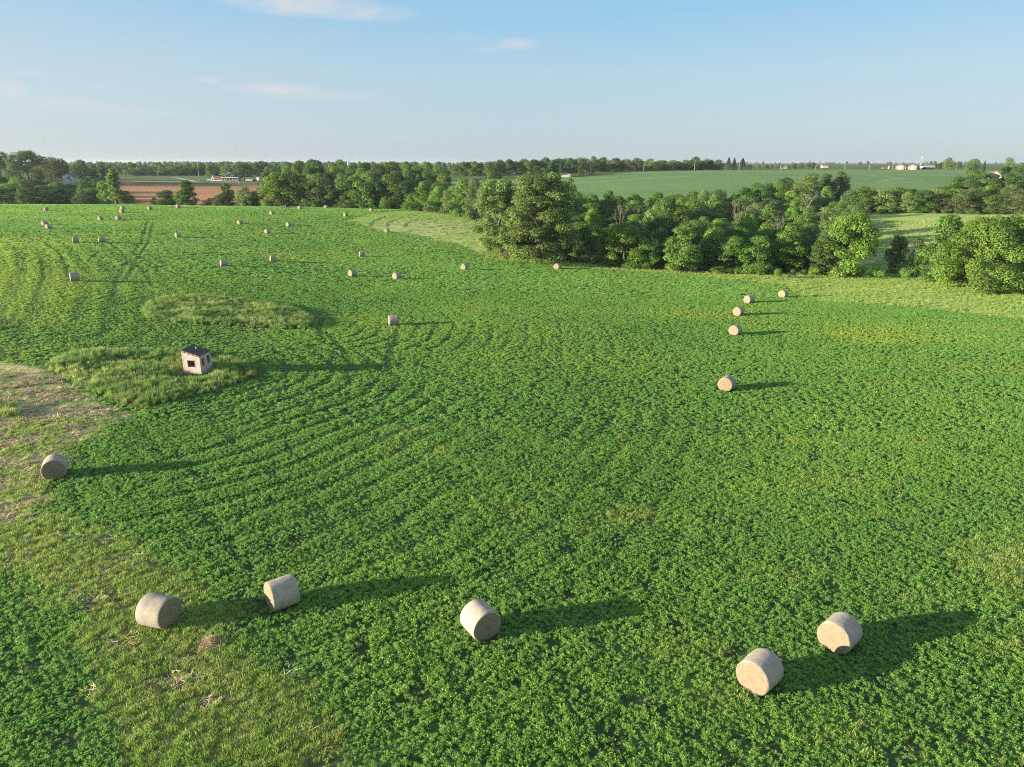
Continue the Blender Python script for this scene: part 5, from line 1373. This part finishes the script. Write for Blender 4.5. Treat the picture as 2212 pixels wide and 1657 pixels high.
def small_things():
    # loose straw heap before the bale
    x, y = unp(455, 1392); z = Hs(x, y)
    g = np.random.default_rng(4); n = 1500
    a = g.uniform(0, 6.283, n); r = np.sqrt(g.uniform(0, 1, n)); px = np.cos(a) * r * .62; py = np.sin(a) * r * .66
    hz = .30 * (1 - r ** 1.6) * (.6 + .4 * g.uniform(0, 1, n)) + .03
    la = g.uniform(0, 6.283, n); ln = g.uniform(.12, .34, n) * .5
    d = np.stack([np.cos(la) * ln, np.sin(la) * ln, g.normal(0, .12, n) * ln * 2], -1); c = np.stack([px, py, hz], -1)
    s = np.stack([-np.sin(la), np.cos(la), 0 * la], -1) * .006; u = np.stack([0 * la, 0 * la, 0 * la + .006], -1)
    V = np.stack([c - d - s, c - d + s, c + d + s, c + d - s, c - d + u, c + d + u], 1).reshape(-1, 3)
    i = np.arange(n)[:, None] * 6
    Fq = np.concatenate([i + np.array([[0, 3, 5, 4]]), i + np.array([[1, 4, 5, 2]]), i + np.array([[0, 1, 2, 3]])], 0)
    m = leaf_mat('brown_straw', (.55, .40, .25), .45, .1, hue=.01)
    o = link('straw_heap', mesh_np('straw_heap', V, Fq, m, False, np.tile(g.uniform(0, 1, n), 3)), None, (x, y, z))
    tag(o, 'small loose heap of brown straw lying right of a bale', 'straw heap')
    # bird flying over the far field
    u, fy, fz = ray(1828.5, 352.5); t = 150.
    o = thing('bird', (u * t, fy * t, CZ + fz * t), 'dark bird in flight above the distant crop skyline', 'bird', None, R(20))
    b = MB(); b.tube([(0, -.24, .0), (0, -.16, .03), (0, -.02, .02), (0, .12, 0), (0, .26, -.01)], [.02, .05, .075, .05, .012], 8)
    b.tube([(0, -.24, .0), (0, -.31, -.005)], [.02, .004], 6)
    m = mat('dark_feather', (.02, .02, .022), .7)
    b.build('body', m, o, smooth=True)
    for s in (-1, 1):
        w = MB(); w.add([(s * .04, -.08, .03), (s * .2, -.12, .20), (s * .22, .02, .30), (s * .34, -.02, .40), (s * .16, .10, .20), (s * .04, .10, .02),
                         (s * .04, -.08, .05), (s * .2, -.12, .22), (s * .22, .02, .32), (s * .34, -.02, .412), (s * .16, .10, .215), (s * .04, .10, .035)],
                        [(0, 1, 2, 4, 5), (1, 3, 2), (2, 3, 4), (11, 10, 8, 7, 6), (8, 9, 7), (10, 9, 8), (0, 6, 7, 1), (1, 7, 9, 3), (3, 9, 10, 4), (4, 10, 11, 5), (5, 11, 6, 0)])
        w.build('wing', m, o)
    MB().add([(-.03, .24, 0), (.03, .24, 0), (.08, .42, -.01), (-.08, .42, -.01), (-.03, .24, .012), (.03, .24, .012), (.08, .42, .0), (-.08, .42, .0)], [(3, 2, 1, 0), (4, 5, 6, 7), (0, 1, 5, 4), (1, 2, 6, 5), (2, 3, 7, 6), (3, 0, 4, 7)]).build('tail', m, o)

def farm_lanes():
    gravel_strip('driveway', [at(p, y)[:2] for p, y in [(370, 740), (385, 725), (402, 690), (424, 655)]], 5, GRAVEL, .12)
    gravel_strip('lane', [at(p, y)[:2] for p, y in [(180, 545), (204, 560), (225, 572), (250, 600), (300, 640), (395, 652)]], 5.5, GRAVEL, .1)
    gravel_strip('road', [at(p, y)[:2] for p, y in [(255, 625), (400, 634), (575, 646), (640, 655)]], 4.5, mat('dirt_road', (.20, .17, .13), .95, (1, .2)), .08)
    fence('rail_fence', (at(977, 640)[:2], at(1062, 655)[:2]), 1.3, 'long white rail fence at the far edge of the distant crop', n=16)
    for i, (px, py) in enumerate([(458.5, 391), (487.3, 391.5), (515.5, 392), (561, 394)]):
        x, y, z = at(px, 640)
        o = thing('fence_post', (x, y, z), ['leftmost white post along the road below the farmhouse', 'white post below the middle of the farmhouse', 'white post below the right end of the porch', 'white post below the navy garage'][i], 'post')
        MB().box(-.2, .2, -.2, .2, -.3, 1.5).build('shaft', WHITE, o); MB().box(-.26, .26, -.26, .26, 1.501, 1.62).build('cap', WHITE, o)

# ================================================================== LIGHT, SKY, AIR, CAMERA
TO_SUN = Vector((-.968, -.25, 0)).normalized()
SUN_EL = R(9.6)
def sky_and_air():
    d = Vector((TO_SUN.x * math.cos(SUN_EL), TO_SUN.y * math.cos(SUN_EL), math.sin(SUN_EL)))
    l = bpy.data.lights.new('sun', 'SUN'); l.energy = SUN_STRENGTH; l.angle = R(.5); l.color = (1, .86, .66)
    o = bpy.data.objects.new('sun', l); COL.objects.link(o); o.rotation_euler = d.to_track_quat('Z', 'Y').to_euler(); o.location = d * 300
    w = bpy.data.worlds.new('World'); SC.world = w; w.use_nodes = True
    nt = w.node_tree; N = nt.nodes.new; L = nt.links.new
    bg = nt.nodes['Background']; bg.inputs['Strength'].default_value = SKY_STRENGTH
    sk = N('ShaderNodeTexSky'); sk.sky_type = 'NISHITA'; sk.sun_disc = False
    sk.sun_elevation = SUN_EL; sk.sun_rotation = math.atan2(d.x, d.y) % (2 * math.pi)
    sk.air_density = 1.0; sk.dust_density = .6; sk.ozone_density = 2.0; sk.altitude = 200
    tc = N('ShaderNodeTexCoord'); sx = N('ShaderNodeSeparateXYZ'); L(tc.outputs['Generated'], sx.inputs[0])
    def M(op, a, b=None):
        q = N('ShaderNodeMath'); q.operation = op
        for i, v in enumerate((a, b)):
            if v is None: continue
            if isinstance(v, (int, float)): q.inputs[i].default_value = v
            else: L(v, q.inputs[i])
        return q.outputs[0]
    az = M('ARCTAN2', sx.outputs[0], sx.outputs[1]); el = M('ARCSINE', sx.outputs[2])
    cb = N('ShaderNodeCombineXYZ'); L(M('MULTIPLY', az, 22), cb.inputs[0]); L(M('MULTIPLY', el, 52), cb.inputs[1])
    nz = N('ShaderNodeTexNoise'); nz.inputs['Scale'].default_value = 1; nz.inputs['Detail'].default_value = 7; nz.inputs['Roughness'].default_value = .62; L(cb.outputs[0], nz.inputs['Vector'])
    total = None; shade = None
    for px, py, rx, ry, st in [(655, 8, 150, 26, 1.0), (770, 26, 130, 18, .75), (540, 2, 80, 14, .7), (1115, 97, 52, 14, .55), (1050, 108, 50, 8, .25), (590, 192, 105, 13, .8), (700, 208, 150, 12, .4), (452, 173, 26, 8, .55),
                               (135, 220, 75, 10, .7), (170, 234, 130, 10, .45), (18, 193, 34, 18, .7), (68, 160, 34, 9, .4), (209, 188, 13, 8, .5), (350, 245, 60, 6, .3), (1915, 242, 30, 6, .25), (865, 296, 20, 5, .25), (1010, 84, 40, 7, .2)]:
        u, fy, fz = ray(px, py); v = Vector((u, fy, fz)).normalized(); a0, e0 = math.atan2(v.x, v.y), math.asin(v.z)
        q = M('ADD', M('POWER', M('ABSOLUTE', M('DIVIDE', M('SUBTRACT', az, a0), rx / F)), 2), M('POWER', M('ABSOLUTE', M('DIVIDE', M('SUBTRACT', el, e0), ry / F)), 2))
        mk = M('MULTIPLY', M('MAXIMUM', M('SUBTRACT', 1.0, q), 0), st)
        total = mk if total is None else M('MAXIMUM', total, mk)
    # thin veil streaks low in the sky
    cb2 = N('ShaderNodeCombineXYZ'); L(M('MULTIPLY', az, 3), cb2.inputs[0]); L(M('MULTIPLY', el, 26), cb2.inputs[1])
    n2 = N('ShaderNodeTexNoise'); n2.inputs['Scale'].default_value = 1; n2.inputs['Detail'].default_value = 5; L(cb2.outputs[0], n2.inputs['Vector'])
    mr = N('ShaderNodeMapRange'); mr.inputs['From Min'].default_value = .18; mr.inputs['From Max'].default_value = .62; L(nz.outputs['Fac'], mr.inputs['Value'])
    cov = M('MULTIPLY', M('MINIMUM', M('MULTIPLY', total, 1.25), 1), mr.outputs[0])
    mr2 = N('ShaderNodeMapRange'); mr2.inputs['From Min'].default_value = .45; mr2.inputs['From Max'].default_value = .75; mr2.inputs['To Max'].default_value = .16; L(n2.outputs['Fac'], mr2.inputs['Value'])
    # evening air: pale and grey-blue low down, clear blue higher up in view, paler towards the sun
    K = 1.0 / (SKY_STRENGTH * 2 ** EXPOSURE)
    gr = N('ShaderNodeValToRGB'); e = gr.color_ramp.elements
    stops = [(0.0, (.47, .575, .665)), (.07, (.455, .595, .71)), (.16, (.43, .61, .745)), (.26, (.295, .565, .80)), (.42, (.36, .56, .76)), (1.0, (.40, .52, .68))]  # last stops, overhead and unseen, brightened to add fill light
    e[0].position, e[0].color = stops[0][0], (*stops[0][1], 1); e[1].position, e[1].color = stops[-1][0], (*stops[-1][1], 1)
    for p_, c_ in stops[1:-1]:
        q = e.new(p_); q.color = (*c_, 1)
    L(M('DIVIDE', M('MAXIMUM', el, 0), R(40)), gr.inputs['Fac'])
    gl = N('ShaderNodeMapRange'); gl.interpolation_type = 'SMOOTHSTEP'; gl.inputs['From Min'].default_value = .12; gl.inputs['From Max'].default_value = -.75; gl.inputs['To Max'].default_value = .52; L(az, gl.inputs['Value'])
    lowm = N('ShaderNodeMapRange'); lowm.inputs['From Min'].default_value = .36; lowm.inputs['From Max'].default_value = .0; L(el, lowm.inputs['Value'])
    sm = N('ShaderNodeMix'); sm.data_type = 'RGBA'; sm.inputs['B'].default_value = (.64, .70, .755, 1); L(gr.outputs[0], sm.inputs['A']); L(M('MULTIPLY', gl.outputs[0], lowm.outputs[0]), sm.inputs['Factor'])
    vm = N('ShaderNodeVectorMath'); vm.operation = 'SCALE'; vm.inputs['Scale'].default_value = K; L(sm.outputs['Result'], vm.inputs[0])
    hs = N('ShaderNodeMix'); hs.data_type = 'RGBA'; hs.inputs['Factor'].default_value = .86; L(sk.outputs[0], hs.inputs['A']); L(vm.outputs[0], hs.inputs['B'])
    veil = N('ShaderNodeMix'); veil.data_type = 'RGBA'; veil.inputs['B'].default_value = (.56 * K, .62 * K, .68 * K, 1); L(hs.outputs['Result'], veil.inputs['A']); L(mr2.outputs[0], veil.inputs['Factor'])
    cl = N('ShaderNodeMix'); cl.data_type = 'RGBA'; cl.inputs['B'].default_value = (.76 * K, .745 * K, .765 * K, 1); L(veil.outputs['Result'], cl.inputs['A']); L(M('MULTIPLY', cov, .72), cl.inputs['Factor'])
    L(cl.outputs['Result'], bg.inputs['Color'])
    # air
    if HAZE > 0:
        hz = bpy.data.materials.new('air'); hz.use_nodes = True; t = hz.node_tree; t.nodes.remove(t.nodes['Principled BSDF'])
        pv = t.nodes.new('ShaderNodeVolumePrincipled'); pv.inputs['Density'].default_value = HAZE; pv.inputs['Color'].default_value = HAZE_COL; pv.inputs['Anisotropy'].default_value = .3
        t.links.new(pv.outputs[0], t.nodes['Material Output'].inputs['Volume'])
        tag(MB().box(-14500, 14500, -60, 8700, -12, 42).build('haze', hz), kind='stuff')
    c = bpy.data.cameras.new('camera'); c.sensor_width = 36; c.lens = 36 * F / 2211; c.clip_start = .5; c.clip_end = 30000
    o = bpy.data.objects.new('camera', c); COL.objects.link(o); o.location = (0, 0, CZ); o.rotation_euler = (math.pi / 2 - PITCH, 0, 0)
    SC.camera = o
    v = SC.view_settings; v.view_transform = 'Standard'; v.look = 'None'; v.exposure = EXPOSURE; v.gamma = 1; v.use_curve_mapping = False
    SC.cycles.filter_width = 1.1; SC.cycles.use_denoising = DENOISE; SC.cycles.max_bounces = 6; SC.cycles.diffuse_bounces = 3; SC.cycles.transmission_bounces = 4; SC.cycles.volume_bounces = 0; SC.cycles.transparent_max_bounces = 4
    SC.cycles.caustics_reflective = False; SC.cycles.caustics_refractive = False

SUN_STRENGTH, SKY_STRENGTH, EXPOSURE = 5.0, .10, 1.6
HAZE = 0.00006; HAZE_COL = (.80, .88, 1, 1); DENOISE = False

import time
_t = time.time()
def lap(s):
    global _t
    print(s, round(time.time() - _t, 1)); _t = time.time()
survey_bales(); survey_shed()
land(); lap('land')
plant_fields(); lap('plants')
plant_trees(); lap('trees')
make_bales(); hut(); farmhouse(); white_house(); ridge_buildings(); poles(); vehicles(); small_things(); farm_lanes(); lap('things')
sky_and_air()
